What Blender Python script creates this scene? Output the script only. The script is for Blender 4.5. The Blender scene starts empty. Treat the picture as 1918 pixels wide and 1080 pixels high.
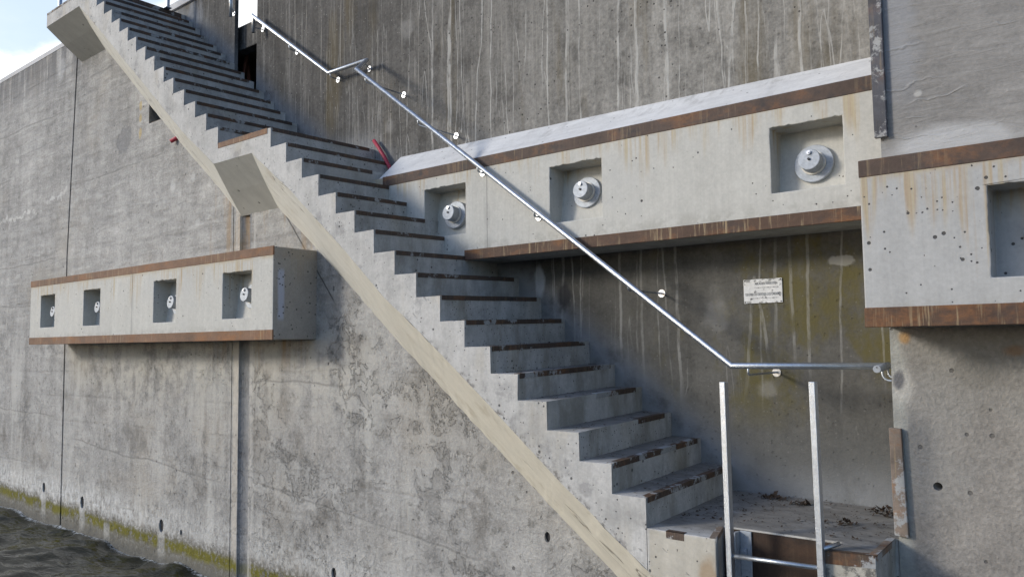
import bpy, bmesh, math, random
from mathutils import Vector, Matrix, noise as mnoise
random.seed(7)
sc = bpy.context.scene
# ------------------------------------------------------------------ camera
fw = Vector((-0.62236876, 0.77942814, 0.07175588))
rt = Vector((0.78092664, 0.6245341, -0.01052321))
up = Vector((0.05301608, -0.04948676, 0.99736671))
cam = bpy.data.cameras.new("camera")
cam.sensor_width = 36.0
cam.lens = 1452.08 / 1918 * 36
cam.clip_start = 0.05
cam.clip_end = 3000
co = bpy.data.objects.new("camera", cam)
M = Matrix((rt, up, -fw)).transposed().to_4x4()
M.translation = Vector((2.3067, -4.0967, 1.0794))
co.matrix_world = M
sc.collection.objects.link(co)
sc.camera = co
# ------------------------------------------------------------------ light
to_sun = Vector((-0.87, -1.0, 0.455)).normalized()
sun_el = math.asin(to_sun.z)
sun_az = math.atan2(to_sun.x, to_sun.y)          # clockwise from +Y
sun = bpy.data.lights.new("sun", 'SUN')
sun.energy = 2.5
sun.angle = math.radians(11.0)
sun.color = (1.0, 0.94, 0.84)
so = bpy.data.objects.new("sun", sun)
so.rotation_euler = to_sun.to_track_quat('Z', 'Y').to_euler()
sc.collection.objects.link(so)
world = bpy.data.worlds.new("World")
sc.world = world
world.use_nodes = True
wt = world.node_tree
wt.nodes.clear()
# ------------------------------------------------------------------ view
sc.view_settings.view_transform = 'Standard'
sc.view_settings.look = 'None'
sc.view_settings.exposure = 0.0
sc.view_settings.gamma = 1.0
sc.view_settings.use_curve_mapping = False


# ------------------------------------------------------------------ node helper
class G:
    def __init__(s, nt):
        s.nt = nt

    def n(s, t, **k):
        nd = s.nt.nodes.new(t)
        for a, b in k.items():
            setattr(nd, a, b)
        return nd

    def put(s, sock, v):
        if isinstance(v, bpy.types.NodeSocket):
            s.nt.links.new(v, sock)
        elif v is not None:
            if sock.type == 'RGBA' and len(v) == 3:
                v = (*v, 1)
            sock.default_value = v

    def m(s, op, a, b=None, c=None, clamp=False):
        nd = s.n('ShaderNodeMath', operation=op, use_clamp=clamp)
        s.put(nd.inputs[0], a)
        s.put(nd.inputs[1], b)
        s.put(nd.inputs[2], c)
        return nd.outputs[0]

    def add(s, *a):
        r = a[0]
        for b in a[1:]:
            r = s.m('ADD', r, b)
        return r

    def mul(s, *a):
        r = a[0]
        for b in a[1:]:
            r = s.m('MULTIPLY', r, b)
        return r

    def sub(s, a, b):
        return s.m('SUBTRACT', a, b)

    def inv(s, a):
        return s.m('SUBTRACT', 1.0, a)

    def ss(s, x, a, b, lo=0.0, hi=1.0):          # smooth step from a to b
        nd = s.n('ShaderNodeMapRange', interpolation_type='SMOOTHSTEP')
        if a > b:
            a, b, lo, hi = b, a, hi, lo
        s.put(nd.inputs['Value'], x)
        for k, v in (('From Min', a), ('From Max', b), ('To Min', lo), ('To Max', hi)):
            s.put(nd.inputs[k], v)
        return nd.outputs[0]

    def vec(s, v, sx=1, sy=1, sz=1, off=(0, 0, 0)):
        nd = s.n('ShaderNodeVectorMath', operation='MULTIPLY_ADD')
        s.put(nd.inputs[0], v)
        nd.inputs[1].default_value = (sx, sy, sz)
        nd.inputs[2].default_value = off
        return nd.outputs[0]

    def comb(s, x, y, z):
        nd = s.n('ShaderNodeCombineXYZ')
        for i, v in enumerate((x, y, z)):
            s.put(nd.inputs[i], v)
        return nd.outputs[0]

    def noise(s, v, scale=1.0, detail=5.0, rough=0.55, dist=0.0):
        nd = s.n('ShaderNodeTexNoise')
        s.put(nd.inputs['Vector'], v)
        s.put(nd.inputs['Scale'], scale)
        s.put(nd.inputs['Detail'], detail)
        s.put(nd.inputs['Roughness'], rough)
        s.put(nd.inputs['Distortion'], dist)
        return nd.outputs[0]

    def vor(s, v, scale=1.0, feature='F1'):
        nd = s.n('ShaderNodeTexVoronoi', feature=feature)
        s.put(nd.inputs['Vector'], v)
        s.put(nd.inputs['Scale'], scale)
        return nd

    def mix(s, f, a, b, mode='MIX'):
        nd = s.n('ShaderNodeMix', data_type='RGBA', blend_type=mode)
        s.put(nd.inputs[0], f)
        s.put(nd.inputs[6], a)
        s.put(nd.inputs[7], b)
        return nd.outputs[2]

    def gain(s, col, f):                            # colour times a scalar
        nd = s.n('ShaderNodeVectorMath', operation='SCALE')
        s.put(nd.inputs[0], col)
        s.put(nd.inputs['Scale'], f)
        return nd.outputs[0]

    def blob(s, x, z, cx, cz, rx, rz, wob, soft=0.35):
        dx = s.mul(s.sub(x, cx), 1.0 / rx)
        dz = s.mul(s.sub(z, cz), 1.0 / rz)
        d = s.m('SQRT', s.add(s.mul(dx, dx), s.mul(dz, dz)))
        return s.ss(s.add(d, wob), 1.0 - soft, 1.0 + soft, 1.0, 0.0)


def material(name, metallic=0.0):
    m = bpy.data.materials.new(name)
    m.use_nodes = True
    nt = m.node_tree
    nt.nodes.clear()
    g = G(nt)
    out = g.n('ShaderNodeOutputMaterial')
    b = g.n('ShaderNodeBsdfPrincipled')
    nt.links.new(b.outputs[0], out.inputs[0])
    b.inputs['Metallic'].default_value = metallic
    pos = g.n('ShaderNodeNewGeometry').outputs['Position']
    sp = g.n('ShaderNodeSeparateXYZ')
    nt.links.new(pos, sp.inputs[0])
    g.P, g.x, g.y, g.z, g.b = pos, sp.outputs[0], sp.outputs[1], sp.outputs[2], b
    return m, g


def finish(g, col, rough=0.85, height=None, dist=0.01, strength=1.0, spec=0.3):
    g.put(g.b.inputs['Base Color'], col)
    g.put(g.b.inputs['Roughness'], rough)
    g.b.inputs['Specular IOR Level'].default_value = spec
    if height is not None:
        bp = g.n('ShaderNodeBump')
        bp.inputs['Strength'].default_value = strength
        bp.inputs['Distance'].default_value = dist
        g.put(bp.inputs['Height'], height)
        g.nt.links.new(bp.outputs[0], g.b.inputs['Normal'])


def pits(g, scale, rmax, keep, seed=0.0):
    """air holes of cast concrete: mask and depth"""
    wob = g.n('ShaderNodeVectorMath', operation='ADD')
    g.put(wob.inputs[0], g.P)
    wob.inputs[1].default_value = (seed, seed * 1.7, seed * 0.3)
    v = g.vor(wob.outputs[0], scale)
    c = g.n('ShaderNodeSeparateColor')
    g.nt.links.new(v.outputs['Color'], c.inputs[0])
    r = g.mul(g.ss(c.outputs[0], 1.0 - keep, 1.0), rmax)
    d = g.sub(r, v.outputs['Distance'])
    return g.ss(d, 0.0, 0.06)


def grain(g):
    n1 = g.noise(g.P, 0.9, 6, 0.6)
    n2 = g.noise(g.P, 5.5, 7, 0.62)
    n3 = g.noise(g.P, 55.0, 4, 0.6)
    return n1, n2, n3


def vari(g, base, terms):
    f = 1.0
    for s, k in terms:
        f = g.add(f, g.mul(g.sub(s, 0.5), k))
    return g.gain(base, g.m('MAXIMUM', f, 0.08))


# ------------------------------------------------------------------ sky
g = G(wt)
wo = g.n('ShaderNodeOutputWorld')
bg = g.n('ShaderNodeBackground')
sky = g.n('ShaderNodeTexSky', sky_type='NISHITA')
sky.sun_disc = False
sky.sun_elevation = sun_el
sky.sun_rotation = sun_az
sky.dust_density = 1.0
sky.air_density = 1.1
sky.ozone_density = 3.0
tc = g.n('ShaderNodeTexCoord').outputs['Generated']
sx = g.n('ShaderNodeSeparateXYZ')
wt.links.new(tc, sx.inputs[0])
cn = g.noise(g.vec(tc, 1, 1, 1.6), 5.5, 7, 0.55)
edge = g.add(0.334, g.mul(g.m('MAXIMUM', g.sub(sx.outputs[1], 0.36), 0.0), 0.75), g.mul(g.sub(cn, 0.5), 0.10))
cl = g.mul(g.ss(g.sub(edge, sx.outputs[2]), -0.006, 0.010), g.ss(sx.outputs[2], 0.0, 0.12), g.ss(sx.outputs[0], 0.1, -0.5))
wisp = g.mul(g.ss(g.noise(g.vec(tc, 1, 1, 2.5), 2.6, 7, 0.6), 0.45, 0.72), 0.18)
veil = g.mul(g.ss(sx.outputs[2], 0.16, 0.30), g.ss(sx.outputs[2], 0.62, 0.42), g.ss(sx.outputs[0], -0.45, -0.75), 0.62)
skyb = g.mix(1.0, sky.outputs[0], (0.98, 0.99, 1.10), 'MULTIPLY')
skyv = g.mix(veil, skyb, (4.6, 5.2, 5.6))
skyc = g.mix(g.m('MAXIMUM', cl, wisp), skyv, (6.3, 6.4, 6.5))
wt.links.new(skyc, bg.inputs[0])
bg.inputs[1].default_value = 0.215
wt.links.new(bg.outputs[0], wo.inputs[0])

# ------------------------------------------------------------------ materials
W, F, S, LF = 0.533, 0.812, 1.25, 0.049
MAT = {}


def zline(g, x):
    """height of the stair nosing line at x"""
    lo = g.add(g.mul(x, -0.757), 0.18)
    hi = g.add(g.mul(x, -0.775), -0.34)
    return g.m('MINIMUM', g.m('MAXIMUM', lo, 0.0), g.m('MAXIMUM', hi, 3.09))


# left quay wall
m, g = material('weathered_wall_concrete')
n1, n2, n3 = grain(g)
st = g.noise(g.vec(g.P, 5.0, 5.0, 0.30), 1.0, 6, 0.6)
st2 = g.noise(g.vec(g.P, 16.0, 16.0, 0.5, (3, 1, 2)), 1.0, 4, 0.6)
zz = g.add(g.z, g.mul(g.sub(n1, 0.5), 0.12), g.mul(g.sub(n2, 0.5), 0.04), g.mul(g.x, -0.012))
fr = g.m('PINGPONG', g.add(zz, 10.0), 0.17)
lines = g.mul(g.ss(fr, 0.0, 0.03, 1.0, 0.0), g.ss(g.noise(g.vec(g.P, 0.7, 1, 1.4, (5, 2, 0)), 1.0, 4), 0.44, 0.60))
lays = g.noise(g.vec(g.P, 0.9, 1.0, 7.0), 1.0, 5, 0.6)
wav = g.noise(g.vec(g.P, 1.6, 1.0, 9.0), 1.0, 6, 0.62, 0.9)
spk = g.noise(g.P, 28.0, 6, 0.72)
lay2 = g.noise(g.vec(g.P, 0.5, 1.0, 16.0, (7, 0, 0)), 1.0, 6, 0.65, 0.5)
col = vari(g, (0.330, 0.322, 0.306), [(n1, 0.9), (n2, 0.9), (n3, 0.5), (st, 0.6), (st2, 0.15), (lays, 0.30), (spk, 1.05)])
upz = g.ss(g.z, 0.6, 2.2, 0.25, 1.0)
col = g.gain(col, g.add(1.0, g.mul(g.add(g.mul(g.sub(wav, 0.5), 0.95), g.mul(g.sub(lay2, 0.5), 0.30)), upz)))
col = g.mix(g.mul(lines, 0.22), col, (0.15, 0.145, 0.14))
# warm and cold patches
col = g.mix(g.mul(g.ss(g.noise(g.vec(g.P, 1, 1, 1, (9, 4, 1)), 0.75, 4), 0.5, 0.72), 0.45), col, (0.33, 0.29, 0.23))
dark = g.mul(g.ss(g.noise(g.vec(g.P, 1, 1, 1, (2, 7, 5)), 1.7, 7, 0.65), 0.52, 0.68), g.ss(g.z, 1.9, 0.9, 0.1, 0.8))
col = g.mix(dark, col, vari(g, (0.165, 0.155, 0.14), [(spk, 1.2)]))
mott = g.mul(g.ss(g.noise(g.vec(g.P, 1, 1, 1, (6, 7, 1)), 11.0, 6, 0.7), 0.56, 0.66), g.ss(g.z, 2.4, 1.0, 0.15, 0.75), g.ss(n1, 0.36, 0.52))
col = g.mix(mott, col, (0.17, 0.165, 0.15))
# lime wash runs on the lower half
wsh = g.mul(g.ss(g.noise(g.vec(g.P, 2.6, 1, 0.32, (1, 1, 8)), 1.0, 6, 0.65), 0.52, 0.70), g.ss(g.z, 1.5, 0.6, 0.05, 0.7))
col = g.mix(wsh, col, (0.47, 0.46, 0.43))
# skin peeled off in crisp-edged patches
pn = g.noise(g.vec(g.P, 1, 1, 1, (11, 3, 7)), 4.6, 9, 0.70, 0.4)
preg = g.mul(g.ss(g.noise(g.vec(g.P, 1, 1, 1, (5, 9, 2)), 0.95, 3), 0.44, 0.60), g.ss(g.z, 2.2, 1.2, 0.15, 1.0), g.ss(g.x, -5.4, -3.8, 0.5, 1.0))
peel = g.mul(g.ss(g.add(pn, g.mul(g.sub(spk, 0.5), 0.10)), 0.515, 0.540), preg)
col = g.mix(g.mul(peel, g.ss(spk, 0.30, 0.56), 0.40), col, vari(g, (0.175, 0.168, 0.155), [(spk, 1.5), (n2, 0.6)]))
flake = g.mul(g.ss(pn, 0.47, 0.44), preg)
col = g.mix(g.mul(flake, 0.22), col, (0.46, 0.45, 0.42))
# light wash just below the fender
lw = g.mul(g.ss(g.z, 0.0, 0.9), g.ss(g.z, 1.3, 1.0), g.ss(g.x, -9.2, -8.6), g.ss(g.x, -2.6, -3.4), g.ss(g.add(n2, g.mul(g.sub(st, 0.5), 0.8)), 0.36, 0.62))
col = g.mix(g.mul(lw, 0.72), col, (0.46, 0.44, 0.395))
# long pour seams, each at its own slope
for sz, sl_, x0_, x1_ in ((-0.15, -0.055, -9.3, -5.3), (0.72, 0.004, -5.2, -3.1), (-0.30, -0.085, -4.9, -1.5), (2.35, 0.010, -14.0, -9.6), (3.4, 0.02, -9.2, -6.6), (4.6, -0.01, -14.0, -9.5), (1.75, 0.0, -14.0, -9.5), (0.2, -0.02, -14.0, -9.5)):
    sd = g.sub(g.z, g.add(sz, g.mul(g.sub(g.x, x0_), sl_), g.mul(g.sub(g.noise(g.P, 0.9, 4, 0.6), 0.5), 0.16)))
    sm_ = g.mul(g.ss(g.m('ABSOLUTE', sd), 0.004, 0.018, 1.0, 0.0), g.ss(g.x, x0_, x0_ + 0.4), g.ss(g.x, x1_, x1_ - 0.4), g.ss(n2, 0.36, 0.5))
    col = g.mix(g.mul(sm_, 0.5), col, (0.17, 0.165, 0.155))
    sb_ = g.mul(g.ss(sd, -0.10, -0.01), g.ss(sd, 0.0, -0.01), g.ss(g.x, x0_, x0_ + 0.4), g.ss(g.x, x1_, x1_ - 0.4))
    col = g.mix(g.mul(sb_, 0.22), col, (0.45, 0.44, 0.41))
# dark water runs under the coping
run = g.mul(g.ss(g.noise(g.vec(g.P, 6, 1, 0.4, (4, 0, 1)), 1.0, 5, 0.65), 0.42, 0.56), g.ss(g.add(g.z, g.mul(g.sub(n2, 0.5), 0.7)), 4.75, 5.45))
col = g.mix(g.mul(run, 0.72), col, (0.11, 0.11, 0.113))
# tide band
zb = g.add(g.z, g.mul(g.add(g.x, 8.5), 0.012), g.mul(g.sub(n2, 0.5), 0.10), g.mul(g.sub(st, 0.5), 0.14))
salt = g.mul(g.ss(zb, -0.55, -0.92), g.ss(g.noise(g.vec(g.P, 3, 3, 1.6), 5.0, 8, 0.75), 0.36, 0.62))
col = g.mix(g.mul(salt, g.ss(g.x, -5.5, -9.0, 0.5, 0.95)), col, (0.60, 0.60, 0.58))
ruf = g.noise(g.P, 24.0, 6, 0.7)
speck = g.mul(g.ss(ruf, 0.55, 0.68), g.ss(zb, -0.60, -0.95))
col = g.mix(g.mul(speck, 0.7), col, (0.16, 0.155, 0.14))
wet = g.ss(zb, -1.05, -1.13)
col = g.mix(g.mul(wet, 0.75), col, vari(g, (0.20, 0.195, 0.17), [(ruf, 2.4)]))
alg = g.mul(g.ss(zb, -1.06, -1.13), g.ss(zb, -1.25, -1.17), g.ss(g.add(ruf, g.mul(g.sub(n2, 0.5), 1.2), g.mul(g.sub(st, 0.5), 0.8)), 0.27, 0.45))
hol = 0.0
for hx, hz in ((-10.05, -0.93), (-8.78, -0.98), (-6.66, -1.02), (-8.05, -1.12)):
    hol = g.m('MAXIMUM', hol, g.mul(g.ss(g.m('ABSOLUTE', g.add(g.sub(g.x, hx), g.mul(g.sub(n2, 0.5), 0.06))), 0.05, 0.11, 1.0, 0.0), g.ss(g.z, hz - 0.04, hz + 0.01, 1.0, 0.0)))
col = g.mix(g.mul(g.ss(zb, -0.97, -1.07), g.inv(hol), g.ss(ruf, 0.35, 0.55), 0.7), col, (0.085, 0.075, 0.05))
acol = vari(g, (0.135, 0.124, 0.012), [(g.noise(g.vec(g.P, 30, 30, 8), 1.0, 4, 0.7), 1.6), (n2, 0.8)])
col = g.mix(g.mul(alg, g.inv(hol), 0.95), col, acol)
col = g.mix(g.mul(hol, g.ss(ruf, 0.4, 0.6), 0.35), col, (0.42, 0.41, 0.38))
col = g.mix(g.mul(g.ss(zb, -1.24, -1.36), 0.75), col, vari(g, (0.12, 0.115, 0.10), [(ruf, 3.0)]))
# rough patch, yellow survey dashes, scribble of lime
w3 = g.mul(g.sub(n2, 0.5), 1.3)
pt = g.blob(g.x, g.z, -7.84, 3.79, 0.20, 0.17, w3, 0.10)
col = g.mix(g.mul(pt, 0.75), col, vari(g, (0.20, 0.20, 0.20), [(ruf, 1.4)]))
for yz in (4.16, 3.99, 3.80):
    col = g.mix(g.mul(g.blob(g.x, g.z, -7.41, yz, 0.035, 0.055, g.mul(w3, 1.6), 0.45), 0.55), col, (0.50, 0.36, 0.12))
scr = g.add(3.16, g.mul(g.m('MAXIMUM', g.sub(g.x, -10.6), 0.0), 0.26), g.mul(g.sub(g.noise(g.P, 3.0, 5), 0.5), 0.55))
scm = g.mul(g.ss(g.m('ABSOLUTE', g.sub(g.z, scr)), 0.012, 0.05, 1.0, 0.0), g.ss(g.x, -9.35, -9.75), g.ss(n2, 0.42, 0.52))
col = g.mix(g.mul(scm, 0.6), col, (0.62, 0.61, 0.58))
for bx, bz, rx, rz in ((-6.55, 3.0, 0.05, 0.06), (-6.4, 2.88, 0.05, 0.04), (-6.1, 3.05, 0.04, 0.05), (-9.9, 5.25, 0.12, 0.18), (-6.0, 2.5, 0.05, 0.05)):
    col = g.mix(g.mul(g.blob(g.x, g.z, bx, bz, rx, rz, g.mul(w3, 2.0), 0.4), 0.4), col, (0.55, 0.55, 0.54))
# lime strip beside the round groove
ls = g.mul(g.ss(g.m('ABSOLUTE', g.sub(g.x, -5.15)), 0.035, 0.055, 1.0, 0.0), g.ss(zb, -1.15, -1.0))
col = g.mix(g.mul(ls, 0.65), col, vari(g, (0.50, 0.46, 0.40), [(n2, 0.6)]))
ls2 = g.mul(g.ss(g.m('ABSOLUTE', g.sub(g.x, -4.87)), 0.02, 0.08, 1.0, 0.0), g.ss(st2, 0.45, 0.6))
col = g.mix(g.mul(ls2, 0.6), col, (0.50, 0.48, 0.45))
ld = g.sub(g.z, g.add(2.505, g.mul(g.add(g.x, 4.386), -1.17)))
lm_ = g.mul(g.ss(g.m('ABSOLUTE', g.add(ld, g.mul(g.sub(n2, 0.5), 0.03))), 0.006, 0.02, 1.0, 0.0), g.ss(g.x, -4.40, -4.34), g.ss(g.x, -3.50, -3.56), g.ss(g.z, 1.3, 1.5))
col = g.mix(g.mul(lm_, 0.8), col, (0.05, 0.05, 0.05))
gs = g.mul(g.ss(g.m('ABSOLUTE', g.sub(g.x, -5.0)), 0.095, 0.105, 1.0, 0.0), g.ss(n2, 0.3, 0.6, 0.45, 0.9))
col = g.mix(g.mul(gs, 0.7), col, (0.13, 0.14, 0.16))  # bluish shade of the groove put into the wall colour
# rust dribble under the fender and along the soffit joint
rs = g.mul(g.ss(g.z, 0.75, 1.14), g.ss(g.noise(g.vec(g.P, 9, 1, 0.8), 1.0, 5), 0.50, 0.66), g.ss(g.m('ABSOLUTE', g.add(g.x, 4.7)), 1.3, 0.4))
col = g.mix(g.mul(rs, 0.6), col, (0.30, 0.19, 0.08))
pk = pits(g, 15.0, 0.24, 0.20)
col = g.mix(g.mul(pk, g.ss(n2, 0.4, 0.6), 0.7), col, (0.07, 0.07, 0.07))
h = g.add(g.mul(n2, 0.9), g.mul(n3, 0.35), g.mul(wav, 1.1, upz), g.mul(spk, 0.6), g.mul(peel, -0.8), g.mul(lay2, 0.25), g.mul(lines, -0.25), g.mul(pk, -1.0), g.mul(ruf, g.ss(g.z, 1.2, -0.8, 0.15, 1.0)), g.mul(pt, -0.4))
finish(g, col, 0.88, h, 0.016, 0.9)
MAT['wall'] = m

# right wall: rough aggregate below, rubbed grey render above
m, g = material('aggregate_wall_concrete')
n1, n2, n3 = grain(g)
ruf = g.noise(g.P, 34.0, 6, 0.66)
ruf2 = g.noise(g.P, 9.0, 7, 0.7)
hi = g.ss(g.z, 1.5, 1.8)
cl_ = vari(g, (0.252, 0.235, 0.212), [(n1, 0.9), (n2, 0.7), (n3, 0.6), (ruf, 0.8), (ruf2, 0.5)])
cl_ = g.mix(g.mul(g.ss(g.noise(g.vec(g.P, 1, 1, 1, (3, 3, 1)), 1.5, 6, 0.6), 0.45, 0.62), 0.75), cl_, vari(g, (0.27, 0.26, 0.24), [(ruf, 0.8)]))
col_e = g.ss(g.add(g.x, g.mul(g.sub(n2, 0.5), 0.12)), 1.36, 1.31)
cl_ = g.mix(g.mul(col_e, 0.8), cl_, vari(g, (0.33, 0.33, 0.30), [(n2, 1.2)]))
w3 = g.mul(g.sub(n2, 0.5), 1.6)
cl_ = g.mix(g.mul(g.blob(g.x, g.z, 1.335, 1.09, 0.028, 0.034, w3, 0.5), 0.6), cl_, (0.46, 0.24, 0.05))
cl_ = g.mix(g.mul(g.blob(g.x, g.z, 1.84, 1.02, 0.05, 0.03, w3, 0.4), 0.5), cl_, (0.28, 0.13, 0.04))
cl_ = g.mix(g.mul(g.blob(g.x, g.z, 1.66, 0.92, 0.10, 0.09, g.mul(w3, 0.5), 0.15), 0.6), cl_, (0.19, 0.18, 0.16))
cl_ = g.mix(g.mul(g.blob(g.x, g.z, 1.31, 0.83, 0.06, 0.10, w3, 0.4), 0.7), cl_, (0.48, 0.46, 0.42))
cl_ = g.mix(g.mul(g.blob(g.x, g.z, 1.30, 0.86, 0.03, 0.06, w3, 0.4), 0.85), cl_, (0.10, 0.10, 0.11))
zz = g.add(g.z, g.mul(g.x, -0.05), g.mul(g.sub(g.noise(g.vec(g.P, 1.4, 1, 2.0), 1.0, 5, 0.6), 0.5), 0.32))
fr = g.m('PINGPONG', g.add(zz, 10.0), 0.055)
ln = g.mul(g.ss(fr, 0.0, 0.010, 1.0, 0.0), g.ss(g.noise(g.vec(g.P, 2.2, 1, 4.5, (1, 2, 6)), 1.0, 5), 0.50, 0.60))
scr = g.noise(g.vec(g.P, 4.0, 4.0, 22.0), 1.0, 6, 0.65, 1.2)
cu = vari(g, (0.240, 0.231, 0.218), [(n1, 0.5), (n2, 0.45), (n3, 0.5), (scr, 0.8)])
cu = g.mix(g.mul(ln, 0.45), cu, (0.34, 0.33, 0.31))
cu = g.mix(g.mul(g.blob(g.x, g.z, 1.60, 2.13, 0.30, 0.085, g.mul(w3, 0.8), 0.35), 0.75), cu, vari(g, (0.46, 0.46, 0.46), [(n2, 0.5)]))
cu = g.mix(g.mul(g.ss(g.add(g.x, g.mul(g.sub(n2, 0.5), 0.25)), 1.50, 1.40), g.ss(g.z, 2.25, 2.6), 0.5), cu, (0.30, 0.31, 0.33))
cu = g.mix(g.mul(g.blob(g.x, g.z, 1.46, 2.42, 0.018, 0.016, g.mul(w3, 1.5), 0.4), 0.55), cu, (0.5, 0.49, 0.46))
col = g.mix(hi, cl_, cu)
pk = pits(g, 18.0, 0.24, 0.12)
col = g.mix(g.mul(pk, 0.7), col, (0.08, 0.075, 0.07))
lowh = g.add(g.mul(n2, 0.35), g.mul(ruf, 0.8), g.mul(ruf2, 0.25), g.mul(n3, 0.6), g.mul(pk, -0.6))
upph = g.add(g.mul(n2, 0.3), g.mul(n3, 0.25), g.mul(scr, 0.9), g.mul(ln, 0.5))
h = g.add(g.mul(lowh, g.inv(hi)), g.mul(upph, hi))
finish(g, col, 0.9, h, 0.013, 0.75)
MAT['wall_right'] = m

# recess back wall
m, g = material('dark_stained_concrete')
n1, n2, n3 = grain(g)
st = g.noise(g.vec(g.P, 4.0, 4.0, 0.25), 1.0, 6, 0.62)
st2 = g.noise(g.vec(g.P, 17.0, 17.0, 0.45, (3, 1, 2)), 1.0, 5, 0.62)
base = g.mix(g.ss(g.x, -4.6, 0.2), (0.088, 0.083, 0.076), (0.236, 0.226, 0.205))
spk = g.noise(g.P, 24.0, 6, 0.72)
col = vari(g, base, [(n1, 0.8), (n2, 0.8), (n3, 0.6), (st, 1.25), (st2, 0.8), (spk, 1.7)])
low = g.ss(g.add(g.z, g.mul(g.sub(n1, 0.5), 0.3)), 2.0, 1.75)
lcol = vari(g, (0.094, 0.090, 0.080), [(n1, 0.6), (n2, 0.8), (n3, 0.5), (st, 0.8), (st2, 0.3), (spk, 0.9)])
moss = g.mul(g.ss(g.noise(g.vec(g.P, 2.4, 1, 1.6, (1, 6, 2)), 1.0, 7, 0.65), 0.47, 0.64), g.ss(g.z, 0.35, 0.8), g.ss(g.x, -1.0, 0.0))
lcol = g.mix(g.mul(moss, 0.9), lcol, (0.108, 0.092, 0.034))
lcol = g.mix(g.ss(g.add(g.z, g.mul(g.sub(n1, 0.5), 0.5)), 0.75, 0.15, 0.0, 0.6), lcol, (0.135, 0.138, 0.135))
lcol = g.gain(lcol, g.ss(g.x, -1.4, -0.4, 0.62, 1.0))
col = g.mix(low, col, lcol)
# black lichen blotches and pits in the middle
lich = g.mul(g.ss(g.noise(g.vec(g.P, 1, 1, 0.7, (7, 1, 3)), 2.2, 8, 0.7), 0.50, 0.66), g.ss(g.z, 2.0, 3.4))
col = g.mix(g.mul(lich, 0.7), col, (0.050, 0.047, 0.042))
olv = g.mul(g.ss(g.noise(g.vec(g.P, 2.5, 1, 0.35, (2, 8, 3)), 1.0, 5, 0.6), 0.52, 0.66), g.inv(low))
col = g.mix(g.mul(olv, 0.55), col, (0.115, 0.090, 0.045))
# long lime drips, thin and wandering
wob = g.mul(g.sub(g.noise(g.vec(g.P, 1.2, 1, 3.2), 1.0, 3), 0.5), 0.045)
kx = g.comb(g.add(g.x, wob), 0.0, g.mul(g.z, 0.05))


def thread(seed, scale, level, w, zs):
    xa = g.add(g.x, wob, seed)
    f0 = g.noise(g.comb(xa, 0.0, g.mul(g.z, zs)), scale, 1.5, 0.5)
    f1 = g.noise(g.comb(g.add(xa, 0.01), 0.0, g.mul(g.z, zs)), scale, 1.5, 0.5)
    sl = g.m('MAXIMUM', g.m('ABSOLUTE', g.mul(g.sub(f1, f0), 100.0)), 0.12)
    return g.ss(g.m('DIVIDE', g.m('ABSOLUTE', g.sub(f0, level)), sl), w * 0.45, w, 1.0, 0.0)


d1 = g.m('MAXIMUM', thread(0.0, 2.6, 0.50, 0.009, 0.05), thread(13.0, 1.9, 0.47, 0.015, 0.03))
d2 = g.m('MAXIMUM', thread(40.0, 5.0, 0.52, 0.006, 0.06), thread(71.0, 6.5, 0.47, 0.005, 0.05))
brk = g.noise(g.vec(g.P, 3.0, 1, 0.45, (8, 2, 2)), 1.0, 3)
d2 = g.mul(d2, g.ss(brk, 0.45, 0.58))
dr = g.m('MAXIMUM', g.mul(d1, g.ss(brk, 0.30, 0.46)), d2)
dr = g.mul(dr, g.ss(g.noise(g.vec(g.P, 26, 1, 7, (3, 3, 3)), 1.0, 4, 0.6), 0.32, 0.56, 0.25, 1.0), g.ss(g.x, -4.6, -2.2, 0.25, 1.0), g.ss(g.add(g.z, g.mul(g.sub(brk, 0.5), 1.8)), 0.55, 1.0), g.ss(n2, 0.30, 0.5, 0.35, 1.0), g.ss(g.z, 1.7, 2.3, 0.42, 1.0))
col = g.mix(g.mul(dr, 0.75), col, (0.44, 0.43, 0.40))
fine = g.noise(g.vec(g.P, 42.0, 1.0, 0.9, (1, 1, 4)), 1.0, 3, 0.6)
fd = g.mul(g.ss(fine, 0.57, 0.70), g.ss(g.z, 2.4, 3.6), g.ss(n1, 0.38, 0.52), g.ss(g.x, -1.0, -3.0, 0.35, 1.0))
col = g.mix(g.mul(fd, 0.55), col, (0.34, 0.32, 0.28))
# splash smear just above the treads
ds = g.sub(g.add(g.z, g.mul(g.sub(n2, 0.5), 0.30), g.mul(g.sub(n1, 0.5), 0.3)), zline(g, g.x))
smear = g.mul(g.ss(ds, 0.36, 0.02), g.ss(n2, 0.28, 0.55, 0.3, 1.0))
col = g.mix(g.mul(smear, 0.60), col, vari(g, (0.27, 0.28, 0.29), [(st, 0.8)]))
pl = g.mul(g.ss(g.noise(g.vec(g.P, 3.4, 1, 0.6, (5, 5, 1)), 1.0, 5, 0.6), 0.54, 0.66), g.ss(g.x, -5.9, -6.5))
col = g.mix(g.mul(pl, 0.6), col, (0.30, 0.31, 0.33))
w3 = g.mul(g.sub(n2, 0.5), 1.5)
col = g.mix(g.mul(g.blob(g.x, g.z, 0.82, 1.61, 0.075, 0.035, g.mul(w3, 2.2), 0.2), 0.6), col, (0.36, 0.35, 0.32))
col = g.mix(g.mul(g.blob(g.x, g.z, -1.40, 1.50, 0.07, 0.10, w3, 0.3), 0.9), col, (0.03, 0.03, 0.032))
col = g.mix(g.mul(g.blob(g.x, g.z, -1.66, 1.62, 0.05, 0.13, w3, 0.3), 0.7), col, (0.36, 0.38, 0.40))
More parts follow.
